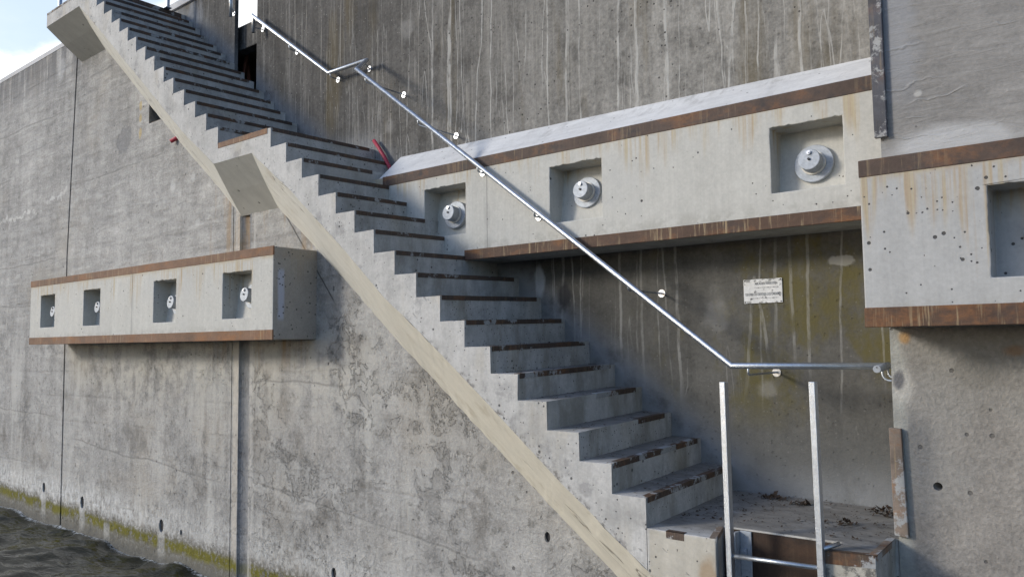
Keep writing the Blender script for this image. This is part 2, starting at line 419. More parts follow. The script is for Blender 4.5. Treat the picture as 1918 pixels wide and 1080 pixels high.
for bx, bz, rx, rz in ((-0.05, 1.30, 0.09, 0.12), (-3.55, 3.32, 0.06, 0.06), (-3.3, 4.3, 0.10, 0.10), (0.3, 0.75, 0.06, 0.05), (-2.9, 3.2, 0.05, 0.05), (-1.2, 4.2, 0.14, 0.22), (0.5, 4.0, 0.10, 0.25)):
    col = g.mix(g.mul(g.blob(g.x, g.z, bx, bz, rx, rz, g.mul(w3, 2.2), 0.6), 0.30), col, (0.36, 0.35, 0.33))
dots = pits(g, 44.0, 0.30, 0.20, 3.0)
col = g.mix(g.mul(dots, g.ss(g.x, -1.5, -4.0, 0.15, 0.6)), col, (0.34, 0.33, 0.31))
pk = pits(g, 34.0, 0.32, 0.26)
col = g.mix(g.mul(pk, g.ss(n1, 0.44, 0.58), g.ss(g.z, 1.8, 2.2, 0.25, 1.0), 0.9), col, (0.030, 0.028, 0.026))
h = g.add(g.mul(n2, 0.6), g.mul(n3, 0.4), g.mul(spk, 0.5), g.mul(st2, 0.3), g.mul(pk, -0.7), g.mul(dr, 0.15))
finish(g, col, 0.9, h, 0.010, 0.8)
MAT['back'] = m


def fender_mat(name, zt, base=(0.480, 0.470, 0.430), joint=0.0, big=0.14, far=0.50, small=0.22):
    m, g = material(name)
    n1, n2, n3 = grain(g)
    st = g.noise(g.vec(g.P, 14.0, 14.0, 0.5), 1.0, 5, 0.6)
    fin = g.noise(g.vec(g.P, 60.0, 60.0, 1.2), 1.0, 3, 0.6)
    col = vari(g, base, [(n1, 0.22), (n2, 0.20), (n3, 0.26), (st, 0.20), (fin, 0.16), (g.noise(g.P, 24.0, 5, 0.7), 0.3)])
    # grey film in big soft clouds
    col = g.mix(g.mul(g.ss(g.noise(g.vec(g.P, 1, 1, 1, (4, 4, 4)), 1.3, 4), 0.50, 0.72), 0.30), col, (0.41, 0.41, 0.405))
    dz = g.sub(zt, g.z)
    ln = g.noise(g.comb(g.x, g.y, 0.0), 3.2, 3.0, 0.6)          # how far each run reaches
    reach = g.mul(g.ss(ln, 0.36, 0.70), far)
    fs = g.noise(g.vec(g.P, 38.0, 38.0, 0.7, (2, 2, 0)), 1.0, 4, 0.6)
    runs = g.mul(g.ss(g.add(g.mul(st, 0.5), g.mul(fs, 0.5)), 0.44, 0.60), g.ss(g.sub(reach, dz), -0.02, 0.18))
    hug = g.mul(g.ss(dz, 0.05, 0.0), g.ss(n2, 0.30, 0.6))
    rust = g.mix(g.ss(fin, 0.4, 0.6), (0.42, 0.325, 0.155), (0.33, 0.205, 0.075))
    col = g.mix(g.mul(g.m('MAXIMUM', g.mul(runs, 0.60), g.mul(hug, 0.55)), 1.0), col, rust)
    # grime just above the lower steel
    gr = g.mul(g.ss(dz, 0.60, 0.69), g.ss(g.noise(g.P, 9.0, 6, 0.65), 0.44, 0.6))
    col = g.mix(g.mul(gr, 0.35), col, (0.26, 0.245, 0.21))
    nx_ = g.n('ShaderNodeSeparateXYZ')
    g.nt.links.new(g.n('ShaderNodeNewGeometry').outputs['True Normal'], nx_.inputs[0])
    endf = g.mul(g.ss(nx_.outputs[0], 0.8, 0.95), g.ss(g.x, -3.85, -3.80), g.ss(g.x, -3.7, -3.75))
    col = g.mix(g.mul(endf, 0.7), col, vari(g, (0.26, 0.25, 0.24), [(n2, 0.5), (n3, 0.5)]))
    chalk = g.mul(endf, g.ss(g.m('ABSOLUTE', g.add(g.sub(g.y, 0.135), g.mul(g.sub(n2, 0.5), 0.03))), 0.02, 0.045, 1.0, 0.0), g.ss(g.m('ABSOLUTE', g.sub(g.z, 1.56)), 0.20, 0.26, 1.0, 0.0))
    col = g.mix(g.mul(chalk, 0.6), col, (0.46, 0.52, 0.68))
    pe = g.mul(pits(g, 34.0, 0.36, 0.5, 2.0), endf)
    col = g.mix(g.mul(pe, 0.85), col, (0.05, 0.05, 0.05))
    jm = g.ss(g.m('ABSOLUTE', g.add(g.sub(g.x, joint), g.mul(g.sub(n3, 0.5), 0.006))), 0.003, 0.007, 1.0, 0.0)
    col = g.mix(g.mul(jm, 0.55), col, (0.12, 0.12, 0.115))
    jw = g.mul(g.ss(g.m('ABSOLUTE', g.sub(g.x, joint)), 0.02, 0.05, 1.0, 0.0), g.ss(n2, 0.42, 0.6))
    col = g.mix(g.mul(jw, 0.35), col, (0.26, 0.255, 0.24))
    pk = pits(g, 27.0, 0.30, big)
    pk2 = pits(g, 46.0, 0.27, small, 5.0)
    pp = g.m('MAXIMUM', pk, pk2)
    col = g.mix(g.mul(pp, 0.95), col, (0.06, 0.058, 0.056))
    h = g.add(g.mul(n2, 0.35), g.mul(n3, 0.25), g.mul(pp, -0.8))
    finish(g, col, 0.8, h, 0.006, 0.7)
    return m


MAT['fend_low'] = fender_mat('cast_fender_concrete', 1.92, joint=-6.49, big=0.03, small=0.10)
MAT['fend_right'] = fender_mat('cast_fender_concrete_grey', 1.91, (0.400, 0.398, 0.386), 9.0, 0.15, 0.75)
MAT['fend_mid'] = fender_mat('cast_fender_concrete_recess', 2.60, joint=-1.872, big=0.02, small=0.07)

# stair concrete
m, g = material('stair_concrete')
n1, n2, n3 = grain(g)
st = g.noise(g.vec(g.P, 9.0, 9.0, 0.7), 1.0, 5, 0.6)
fin = g.noise(g.vec(g.P, 34.0, 34.0, 2.0), 1.0, 4, 0.6)
col = vari(g, (0.465, 0.455, 0.432), [(n1, 0.55), (n2, 0.55), (n3, 0.4), (st, 0.45), (fin, 0.22), (g.noise(g.P, 26.0, 5, 0.7), 0.45)])
dirt = g.ss(g.noise(g.vec(g.P, 1, 1, 1, (8, 1, 1)), 2.6, 7, 0.68), 0.50, 0.68)
col = g.mix(g.mul(dirt, 0.45), col, (0.23, 0.225, 0.21))
yel = g.mul(g.ss(g.noise(g.vec(g.P, 3, 3, 0.9, (2, 5, 6)), 1.0, 5), 0.52, 0.68), 0.30)
col = g.mix(yel, col, (0.40, 0.345, 0.24))
nm = g.n('ShaderNodeSeparateXYZ')
g.nt.links.new(g.n('ShaderNodeNewGeometry').outputs['True Normal'], nm.inputs[0])
rise = g.ss(nm.outputs[0], 0.7, 0.9)                              # risers carry splash dirt and moss
rd = g.mul(rise, g.ss(g.z, 3.2, 1.6, 0.35, 1.0), g.ss(g.noise(g.vec(g.P, 1, 5, 2.0, (0, 0, 3)), 1.0, 6, 0.65), 0.42, 0.66))
col = g.mix(g.mul(rd, 0.55), col, (0.20, 0.185, 0.14))
tr = g.mul(g.ss(nm.outputs[2], 0.7, 0.9), g.ss(g.add(g.y, g.mul(g.sub(n2, 0.5), 0.3)), 0.02, 0.22))   # trodden dirt and stair shade in one darker tread tone
col = g.mix(g.mul(tr, g.ss(n1, 0.3, 0.5, 0.65, 0.95)), col, vari(g, (0.185, 0.175, 0.158), [(g.noise(g.vec(g.P, 6, 14, 6), 1.0, 6, 0.65), 1.6), (n1, 0.8)]))
col = g.mix(g.mul(tr, g.ss(g.noise(g.vec(g.P, 3.2, 5, 3, (4, 2, 2)), 1.0, 7, 0.68), 0.54, 0.66), 0.6), col, (0.33, 0.325, 0.31))
col = g.mix(g.mul(tr, g.ss(g.noise(g.vec(g.P, 8, 8, 8, (7, 7, 1)), 1.0, 6, 0.7), 0.60, 0.68), 0.6), col, (0.09, 0.075, 0.055))
sm = g.mul(g.ss(n2, 0.56, 0.70), g.ss(g.noise(g.P, 26.0, 5, 0.7), 0.5, 0.62), 0.5)
col = g.mix(sm, col, (0.17, 0.17, 0.165))
ar = g.sub(g.z, g.add(g.mul(g.x, -0.757), -0.222))
arw = g.mul(g.ss(g.add(ar, g.mul(g.sub(n2, 0.5), 0.16)), 0.05, 0.0), g.ss(nm.outputs[1], -0.7, -0.9), g.ss(g.noise(g.P, 14.0, 6, 0.7), 0.50, 0.60), g.ss(g.x, -2.6, -1.2))
col = g.mix(g.mul(arw, 0.8), col, (0.13, 0.12, 0.11))
blc = g.mul(g.ss(g.noise(g.vec(g.P, 1, 1, 1, (3, 0, 9)), 3.3, 8, 0.72), 0.54, 0.62), g.ss(ar, 0.5, 0.15))
col = g.mix(g.mul(blc, 0.6), col, (0.245, 0.24, 0.235))
lf = g.mul(g.ss(g.z, 0.02, -0.02), g.ss(g.x, 0.03, 0.05), g.ss(nm.outputs[1], -0.7, -0.9))
col = g.mix(g.mul(lf, 0.55), col, vari(g, (0.46, 0.415, 0.32), [(n2, 0.5), (st, 0.4)]))
lr = g.mul(lf, g.ss(g.x, 0.7, 0.9), g.ss(g.noise(g.P, 15.0, 8, 0.72), 0.44, 0.58))
col = g.mix(g.mul(lr, 0.8), col, (0.075, 0.072, 0.068))
ls_ = g.mul(lf, g.ss(g.x, 0.6, 0.4), g.ss(g.noise(g.vec(g.P, 5, 5, 34, (1, 1, 2)), 1.0, 4, 0.6), 0.64, 0.70))
col = g.mix(g.mul(ls_, 0.8), col, (0.14, 0.13, 0.12))
lo_ = g.mul(lf, g.blob(g.x, g.z, 0.40, -0.20, 0.05, 0.09, g.mul(g.sub(n2, 0.5), 1.5), 0.5))
col = g.mix(g.mul(lo_, 0.6), col, (0.30, 0.19, 0.09))
# slanting trowel scores on the string
q = g.n('ShaderNodeVectorRotate', rotation_type='Y_AXIS')
g.put(q.inputs['Vector'], g.P)
q.inputs['Angle'].default_value = math.radians(-40)
dash = g.noise(g.vec(q.outputs[0], 9, 3, 42), 1.0, 2, 0.5)
dm = g.mul(g.ss(dash, 0.66, 0.72), g.ss(n1, 0.45, 0.6), g.ss(nm.outputs[1], -0.7, -0.9))
col = g.mix(g.mul(dm, 0.6), col, (0.20, 0.20, 0.19))
pk = pits(g, 24.0, 0.27, 0.16)
pk2 = pits(g, 50.0, 0.27, 0.25, 5.0)
pp = g.m('MAXIMUM', pk, pk2)
col = g.mix(g.mul(pp, 0.85), col, (0.07, 0.07, 0.068))
h = g.add(g.mul(n2, 0.5), g.mul(n3, 0.35), g.mul(pp, -0.8), g.mul(dm, -0.5))
finish(g, col, 0.85, h, 0.007, 0.8)
MAT['stair'] = m

# soffit: brushed cream render
m, g = material('cream_soffit_render')
n1, n2, n3 = grain(g)
q = g.n('ShaderNodeVectorRotate', rotation_type='Y_AXIS')
g.put(q.inputs['Vector'], g.P)
q.inputs['Angle'].default_value = math.radians(-37.3)
br = g.noise(g.vec(q.outputs[0], 1.2, 14, 26), 1.0, 5, 0.6)
lowr = g.ss(g.x, -4.2, -1.0)
base = g.mix(lowr, (0.560, 0.552, 0.510), (0.595, 0.565, 0.485))
col = vari(g, base, [(n1, 0.3), (n2, 0.3), (n3, 0.2), (br, 0.26)])
col = g.mix(g.mul(g.ss(g.noise(g.vec(g.P, 1, 1, 1, (1, 2, 2)), 4.0, 6, 0.65), 0.55, 0.7), 0.35), col, (0.33, 0.28, 0.19))
ck = g.noise(g.vec(q.outputs[0], 0.35, 1.0, 3.0, (4, 4, 0)), 1.0, 4, 0.6)
cm = g.mul(g.ss(g.m('ABSOLUTE', g.sub(ck, 0.5)), 0.0015, 0.006, 1.0, 0.0), g.ss(n1, 0.5, 0.56))
col = g.mix(g.mul(cm, 0.7), col, (0.12, 0.10, 0.08))
h = g.add(g.mul(n2, 0.5), g.mul(n3, 0.2), g.mul(br, 0.5), g.mul(cm, -0.6))
finish(g, col, 0.85, h, 0.006, 0.8)
MAT['soffit'] = m

# grey board-marked underside of the landings
m, g = material('board_marked_concrete')
n1, n2, n3 = grain(g)
bd = g.noise(g.vec(g.P, 16, 1.2, 1.2), 1.0, 4, 0.6)
col = vari(g, (0.520, 0.515, 0.480), [(n1, 0.3), (n2, 0.35), (n3, 0.2), (bd, 0.25)])
pk = pits(g, 16.0, 0.25, 0.22)
col = g.mix(g.mul(pk, 0.75), col, (0.12, 0.12, 0.11))
finish(g, col, 0.85, g.add(g.mul(n2, 0.4), g.mul(n3, 0.25), g.mul(bd, 0.4), g.mul(pk, -0.7)), 0.006, 0.7)
MAT['board'] = m

# bluish mortar fillet
m, g = material('smooth_mortar')
n1, n2, n3 = grain(g)
sw = g.noise(g.vec(g.P, 3, 9, 9), 1.0, 5, 0.6, 0.8)
col = vari(g, (0.63, 0.625, 0.61), [(n1, 0.4), (n2, 0.4), (n3, 0.3), (sw, 0.45)])
dy_ = g.mul(g.ss(g.noise(g.vec(g.P, 9, 3, 3), 1.0, 7, 0.68), 0.52, 0.68), g.ss(g.y, 0.9, 1.25, 0.35, 0.9))
col = g.mix(g.mul(dy_, 0.6), col, (0.30, 0.29, 0.27))
sp_ = pits(g, 26.0, 0.26, 0.12)
col = g.mix(g.mul(sp_, 0.85), col, (0.06, 0.055, 0.05))
finish(g, col, 0.8, g.add(g.mul(n2, 0.5), g.mul(sw, 0.4)), 0.006, 0.6)
MAT['mortar'] = m


def rust_mat(name, dark, warm, lime, crust=0.0, mid=(0.090, 0.052, 0.034)):
    m, g = material(name)
    n1, n2, n3 = grain(g)
    st = g.noise(g.vec(g.P, 55, 55, 3.0), 1.0, 5, 0.62)
    lon = g.noise(g.vec(g.P, 2.6, 6, 5, (2, 2, 2)), 1.0, 7, 0.70, 0.3)
    col = vari(g, mid, [(n1, 0.6), (n2, 0.9), (n3, 0.6), (lon, 0.5)])
    col = g.mix(g.mul(g.ss(lon, 0.48, 0.66), warm), col, vari(g, (0.235, 0.100, 0.034), [(n3, 0.8), (n2, 0.6)]))
    col = g.mix(g.mul(g.ss(g.noise(g.vec(g.P, 1, 1, 1, (6, 3, 3)), 5.0, 6, 0.65), 0.52, 0.66), dark), col, (0.040, 0.036, 0.036))
    if lime:
        lm = g.mul(g.ss(st, 0.52, 0.66), g.ss(g.noise(g.vec(g.P, 1, 1, 1, (1, 9, 3)), 1.4, 4), 0.40, 0.56))
        col = g.mix(g.mul(lm, lime), col, (0.33, 0.25, 0.145))
    if crust:
        cr = g.ss(g.noise(g.vec(g.P, 1, 1.0, 1, (1, 2, 3)), 5.0, 6, 0.7), 0.60 - crust * 0.3, 0.66 - crust * 0.3)
        col = g.mix(cr, col, vari(g, (0.33, 0.33, 0.32), [(n2, 0.8), (n3, 0.4)]))
    finish(g, col, 0.72, g.add(g.mul(n2, 0.7), g.mul(n3, 0.5), g.mul(lon, 0.4)), 0.004, 0.8, 0.35)
    return m


MAT['rust'] = rust_mat('rusted_edge_steel', 0.85, 0.5, 0.35, mid=(0.085, 0.058, 0.045))
MAT['rust_left'] = rust_mat('bright_rusted_edge_steel', 0.25, 0.75, 0.50, mid=(0.165, 0.092, 0.055))
MAT['rust_lime'] = rust_mat('rusted_steel_with_lime_runs', 0.4, 0.6, 0.75)
MAT['nosing'] = rust_mat('nosing_steel', 0.7, 0.30, 0.2, 0.10, mid=(0.082, 0.058, 0.045))
MAT['nosing_worn'] = rust_mat('mortar_smeared_nosing_steel', 0.5, 0.5, 0.2, 0.34, mid=(0.085, 0.058, 0.042))
MAT['rust_plate'] = rust_mat('rusty_plate', 0.5, 0.07, 0.03, mid=(0.030, 0.018, 0.012))
MAT['corner'] = rust_mat('painted_corner_iron', 0.6, 0.30, 0.3, 0.30, mid=(0.085, 0.085, 0.095))
MAT['corner_low'] = rust_mat('pale_corner_iron', 0.35, 0.8, 0.5, 0.25, mid=(0.21, 0.165, 0.13))

# galvanised steel
m, g = material('galvanised_steel', 0.9)
v = g.vor(g.vec(g.P, 1, 1, 1), 85.0)
c = g.n('ShaderNodeSeparateColor')
g.nt.links.new(v.outputs['Color'], c.inputs[0])
n2 = g.noise(g.P, 24.0, 5, 0.6)
col = vari(g, (0.50, 0.535, 0.58), [(c.outputs[0], 0.12), (n2, 0.35), (g.noise(g.vec(g.P, 3, 3, 3), 1.0, 5, 0.6), 0.4)])
finish(g, col, g.ss(c.outputs[1], 0.0, 1.0, 0.34, 0.48), g.noise(g.P, 140.0, 3), 0.0015, 0.5, 0.5)
MAT['galv'] = m
m, g = material('dull_galvanised_steel', 0.35)
v = g.vor(g.P, 70.0)
c = g.n('ShaderNodeSeparateColor')
g.nt.links.new(v.outputs['Color'], c.inputs[0])
n2 = g.noise(g.P, 30.0, 6, 0.65)
col = vari(g, (0.33, 0.355, 0.385), [(c.outputs[0], 0.2), (n2, 0.6)])
finish(g, col, 0.6, n2, 0.002, 0.6, 0.5)
MAT['galv_dull'] = m
m, g = material('polished_stainless', 1.0)
finish(g, vari(g, (0.46, 0.47, 0.49), [(g.noise(g.P, 60, 3), 0.4)]), 0.38)
MAT['steel'] = m
m, g = material('black_screw_and_hole_shade')
finish(g, (0.02, 0.02, 0.022), 0.5)
MAT['black'] = m
m, g = material('white_gasket')
finish(g, vari(g, (0.62, 0.60, 0.55), [(g.noise(g.P, 40, 4), 0.6)]), 0.6)
MAT['gasket'] = m
m, g = material('red_plastic_hose')
finish(g, vari(g, (0.36, 0.035, 0.06), [(g.noise(g.P, 30, 4), 0.5)]), 0.55, spec=0.4)
MAT['hose'] = m
m, g = material('rusty_rod')
finish(g, vari(g, (0.20, 0.085, 0.060), [(g.noise(g.P, 20, 5), 0.8)]), 0.8)
MAT['rod'] = m
m, g = material('weathered_enamel')
n1, n2, n3 = grain(g)
ch = g.noise(g.vec(g.P, 1, 1, 1, (4, 0, 2)), 26.0, 6, 0.7)
col = vari(g, (0.62, 0.62, 0.61), [(g.noise(g.P, 16, 5, 0.6), 0.7), (n3, 0.3)])
col = g.mix(g.ss(ch, 0.60, 0.66), col, (0.10, 0.10, 0.10))
edge = g.m('MAXIMUM', g.ss(g.z, 1.372, 1.356), g.ss(g.z, 1.49, 1.507))
col = g.mix(g.mul(edge, g.ss(g.noise(g.P, 34.0, 5), 0.48, 0.56), 0.8), col, (0.12, 0.12, 0.11))
finish(g, col, 0.45, ch, 0.002, 0.6, 0.4)
MAT['enamel'] = m
m, g = material('faded_black_paint')
fd = g.noise(g.P, 60.0, 4, 0.7)
col = g.mix(g.ss(fd, 0.46, 0.60), (0.05, 0.05, 0.055), (0.36, 0.36, 0.36))
finish(g, col, 0.6)
MAT['paint'] = m
m, g = material('dead_leaf')
col = vari(g, (0.050, 0.034, 0.023), [(g.noise(g.P, 18, 4), 1.2), (g.noise(g.P, 90, 2), 0.8)])
finish(g, col, 0.8)
MAT['leaf'] = m
m, g = material('coping_concrete')
n1, n2, n3 = grain(g)
finish(g, vari(g, (0.50, 0.50, 0.50), [(n1, 0.4), (n2, 0.5), (n3, 0.3)]), 0.85, n2, 0.006, 0.6)
MAT['coping'] = m
m, g = material('quay_ground')
n1, n2, n3 = grain(g)
finish(g, vari(g, (0.22, 0.21, 0.19), [(n1, 0.4), (n2, 0.5)]), 0.95)
MAT['ground'] = m
m, g = material('steel_post_blue_grey', 0.6)
finish(g, (0.42, 0.46, 0.52), 0.42)
MAT['post'] = m

# river water
m, g = material('river_water')
n = g.add(g.noise(g.vec(g.P, 2.2, 5.0, 1), 1.0, 3, 0.5, 0.3), g.mul(g.noise(g.vec(g.P, 9, 16, 1), 1.0, 4, 0.55, 0.5), 0.10))
wl = g.ss(g.add(g.y, g.mul(g.sub(g.noise(g.P, 9.0, 5, 0.7), 0.5), 0.16)), W - 0.07, W - 0.015)
fo = g.mul(wl, g.ss(g.noise(g.P, 30.0, 4, 0.7), 0.42, 0.56))
col = g.mix(g.mul(fo, 0.8), (0.010, 0.014, 0.011), (0.62, 0.64, 0.64))
finish(g, col, g.add(0.02, g.mul(fo, 0.5)), n, 0.045, 0.8, 0.5)
g.b.inputs['IOR'].default_value = 1.33
MAT['water'] = m


# ------------------------------------------------------------------ mesh helpers
def link(name, bm, mat, parent=None, smooth=False, loc=None, bevel=0.0):
    bmesh.ops.recalc_face_normals(bm, faces=bm.faces)
    me = bpy.data.meshes.new(name)
    bm.to_mesh(me)
    bm.free()
    for mm in (mat if isinstance(mat, (list, tuple)) else [mat]):
        me.materials.append(mm)
    if smooth:
        for p in me.polygons:
            p.use_smooth = True
    o = bpy.data.objects.new(name, me)
    sc.collection.objects.link(o)
    if parent is not None:
        o.parent = parent
        off, q_ = Vector((0, 0, 0)), parent
        while q_ is not None:
            off = off + q_.location
            q_ = q_.parent
        if off.length:
            me.transform(Matrix.Translation(-off))
    elif loc is not None:
        me.transform(Matrix.Translation(-Vector(loc)))
        o.location = loc
    if bevel:
        b = o.modifiers.new('bevel', 'BEVEL')
        b.width = bevel
        b.segments = 2
        b.limit_method = 'ANGLE'
        b.angle_limit = math.radians(40)
        b.harden_normals = False
    return o


def tag(o, label=None, cat=None, group=None, kind=None):
    for k, v in (('label', label), ('category', cat), ('group', group), ('kind', kind)):
        if v:
            o[k] = v
    return o


def empty(name, loc, label, cat, group=None):
    o = bpy.data.objects.new(name, None)
    o.empty_display_size = 0.1
    o.location = loc
    sc.collection.objects.link(o)
    o.matrix_world = Matrix.Translation(Vector(loc))
    return tag(o, label, cat, group)


def box(bm, x0, x1, y0, y1, z0, z1, mi=0):
    v = [bm.verts.new((x, y, z)) for x in (x0, x1) for y in (y0, y1) for z in (z0, z1)]
    for f in ((0, 1, 3, 2), (4, 6, 7, 5), (0, 4, 5, 1), (2, 3, 7, 6), (0, 2, 6, 4), (1, 5, 7, 3)):
        bm.faces.new([v[i] for i in f]).material_index = mi
    return v


def prism(bm, poly, y0, y1):
    """polygon in x,z pushed through y (lists may differ between ends)"""
    a = [bm.verts.new((x, y0, z)) for x, z in poly]
    b = [bm.verts.new((x, y1, z)) for x, z in poly]
    n = len(poly)
    bm.faces.new(a)
    bm.faces.new(b[::-1])
    for i in range(n):
        bm.faces.new((a[i], b[i], b[(i + 1) % n], a[(i + 1) % n]))


def tube(bm, pts, r, n=20, caps=True):
    pts = [Vector(p) for p in pts]
    rings = []
    up0 = None
    for i, p in enumerate(pts):
        d0 = (p - pts[i - 1]).normalized() if i else None
        d1 = (pts[i + 1] - p).normalized() if i < len(pts) - 1 else None
        t = d1 if d0 is None else d0 if d1 is None else (d0 + d1).normalized()
        if up0 is None:
            ref = Vector((0, 0, 1)) if abs(t.z) < 0.9 else Vector((1, 0, 0))
            u = t.cross(ref).normalized()
        else:
            u = up0 - t * up0.dot(t)
            u.normalize()
        up0 = u
        w = t.cross(u)
        k = 1.0
        if d0 is not None and d1 is not None:
            k = 1.0 / max(0.45, math.cos(d0.angle(d1) / 2))
            bis = (d1 - d0)
            bis = bis.normalized() if bis.length > 1e-6 else u
        ring = []
        for j in range(n):
            a = 2 * math.pi * j / n
            off = (u * math.cos(a) + w * math.sin(a)) * r
            if k > 1.0001:
                off += bis * off.dot(bis) * (k - 1)
            ring.append(bm.verts.new(p + off))
        rings.append(ring)
    for a, b in zip(rings, rings[1:]):
        for j in range(n):
            bm.faces.new((a[j], a[(j + 1) % n], b[(j + 1) % n], b[j]))
    if caps:
        bm.faces.new(rings[0][::-1])
        bm.faces.new(rings[-1])


def disc(bm, c, axis, r, l, n=32, r2=None):
    c, axis = Vector(c), Vector(axis).normalized()
    ref = Vector((0, 0, 1)) if abs(axis.z) < 0.9 else Vector((1, 0, 0))
    u = axis.cross(ref).normalized()
    w = axis.cross(u)
    r2 = r if r2 is None else r2
    a = [bm.verts.new(c + (u * math.cos(t) + w * math.sin(t)) * r) for t in [2 * math.pi * j / n for j in range(n)]]
    b = [bm.verts.new(c + axis * l + (u * math.cos(t) + w * math.sin(t)) * r2) for t in [2 * math.pi * j / n for j in range(n)]]
    bm.faces.new(a[::-1])
    bm.faces.new(b)
    for j in range(n):
        bm.faces.new((a[j], a[(j + 1) % n], b[(j + 1) % n], b[j]))


def flat_shade_caps(o, ang=40):
    for p in o.data.polygons:
        p.use_smooth = len(p.vertices) == 4
    return o


def cut(o, cutters):
    """boolean-subtract closed bmeshes, apply, and drop the cutters"""
    tmp = []
    for bm in cutters:
        bmesh.ops.recalc_face_normals(bm, faces=bm.faces)
        me = bpy.data.meshes.new('cutter')
        bm.to_mesh(me)
        bm.free()
        c = bpy.data.objects.new('cutter', me)
        sc.collection.objects.link(c)
        c.matrix_world = Matrix.Translation(Vector((0, 0, 0)))
        md = o.modifiers.new('cut', 'BOOLEAN')
        md.operation = 'DIFFERENCE'
        md.solver = 'EXACT'
        md.object = c
        tmp.append(c)
    dg = bpy.context.evaluated_depsgraph_get()
    dg.update()
    new = bpy.data.meshes.new_from_object(o.evaluated_get(dg))
    old = o.data
    o.modifiers.clear()
    o.data = new
    new.name = old.name
    bpy.data.meshes.remove(old)
    for c in tmp:
        me = c.data
        bpy.data.objects.remove(c)
        bpy.data.meshes.remove(me)


def interp(pts, x):
    pts = sorted(pts)
    if x <= pts[0][0]:
        (x0, z0), (x1, z1) = pts[0], pts[1]
    elif x >= pts[-1][0]:
        (x0, z0), (x1, z1) = pts[-2], pts[-1]
    else:
        for (x0, z0), (x1, z1) in zip(pts, pts[1:]):
            if x0 <= x <= x1:
                break
    return z0 + (z1 - z0) * (x - x0) / (x1 - x0)


# ------------------------------------------------------------------ measures of the stair
NOS = [(0.023, 0.172), (-0.208, 0.349), (-0.441, 0.524), (-0.686, 0.707), (-0.925, 0.88), (-1.162, 1.064),
       (-1.402, 1.251), (-1.642, 1.44), (-1.886, 1.623), (-2.127, 1.811), (-2.365, 1.999), (-2.602, 2.181),
       (-2.84, 2.362), (-3.078, 2.549), (-3.311, 2.728), (-3.543, 2.907), (-3.783, 3.088),
       (-4.676, 3.262), (-4.901, 3.44), (-5.12, 3.613), (-5.348, 3.787), (-5.577, 3.962), (-5.789, 4.135),
       (-6.005, 4.307), (-6.218, 4.469), (-6.444, 4.642), (-6.653, 4.809), (-6.871, 4.975), (-7.082, 5.144),
       (-7.293, 5.309), (-7.500, 5.474), (-7.705, 5.632)]
TOPX = -9.03
FALL = 0.027
ARR_L = [(-4.084, 2.898), (-3.448, 2.443), (-2.76, 1.895), (-2.24, 1.452), (-2.018, 1.297), (-1.627, 1.010),
         (-1.353, 0.80), (-0.941, 0.48), (-0.579, 0.195), (-0.387, 0.062), (-0.243, -0.055), (0.049, -0.260), (0.453, -0.560)]
WAL_L = [(-4.431, 2.480), (-3.871, 2.069), (-3.559, 1.818), (-3.317, 1.638), (-3.021, 1.396), (-2.831, 1.243),
         (-2.607, 1.064), (-2.2, 0.768), (-1.832, 0.482), (-1.403, 0.161), (-1.107, -0.062), (-0.585, -0.443), (-0.05, -0.83)]
ARR_U = [(-8.011, 5.450), (-7.686, 5.208), (-7.302, 4.905), (-6.994, 4.655), (-6.683, 4.399), (-6.454, 4.220), (-5.383, 3.350), (-4.745, 2.898)]
WAL_U = [(-8.464, 5.150), (-8.174, 4.925), (-7.844, 4.660), (-7.181, 4.112), (-6.129, 3.277), (-5.791, 3.025), (-5.469, 2.775), (-5.107, 2.480)]


def arris(x):
    if x > -4.084:
        return interp(ARR_L, x)
    if x > -4.745:
        return 2.898
    if x > -8.011:
        return interp(ARR_U, x)
    return 5.45


# ------------------------------------------------------------------ water and ground
def spaced(lo, hi, step, far_lo, far_hi):
    xs = [lo]
    while xs[-1] < hi:
        xs.append(xs[-1] + step)
    s = step
    while xs[-1] < far_hi:
        s *= 1.5
        xs.append(xs[-1] + s)
    s = step
    pre = []
    x = lo
    while x > far_lo:
        s *= 1.5
        x -= s
        pre.append(x)
    return pre[::-1] + xs


def wave(x, y):
    h = 0.0
    for kx, ky, a, ph in ((2.1, 1.3, 0.022, 0.3), (3.9, -2.2, 0.014, 1.9), (1.1, 3.1, 0.018, 4.0), (6.5, 4.0, 0.007, 2.2), (0.9, -0.5, 0.015, 0.8)):
        h += a * math.sin(kx * x + ky * y + ph + 1.3 * mnoise.noise(Vector((x * 0.5, y * 0.5, ph))))
    n = mnoise.fractal(Vector((x * 1.5, y * 2.6, 1.0)), 1.0, 2.0, 2)
    h += 0.036 * (1 - abs(n)) ** 2 - 0.018
    return h * 1.25


bm = bmesh.new()
xs = spaced(-14.5, -1.0, 0.055, -700, 300)
ys = spaced(-4.5, W + 0.06, 0.05, -700, W + 0.01)
grid = []
for y in ys:
    grid.append([bm.verts.new((x, y, -1.385 + (wave(x, y) if -40 < x < 20 and y > -30 else 0))) for x in xs])
for a, b in zip(grid, grid[1:]):
    for i in range(len(xs) - 1):
        bm.faces.new((a[i], a[i + 1], b[i + 1], b[i]))
tag(link('water', bm, MAT['water'], smooth=True), 'dark green rippled river water along the foot of the quay wall', 'water', kind='structure')
bm = bmesh.new()
box(bm, -700, 300, 2.9, 900, 5.3, 5.5)
tag(link('ground', bm, MAT['ground']), 'quay top ground behind the walls', 'ground', kind='structure')

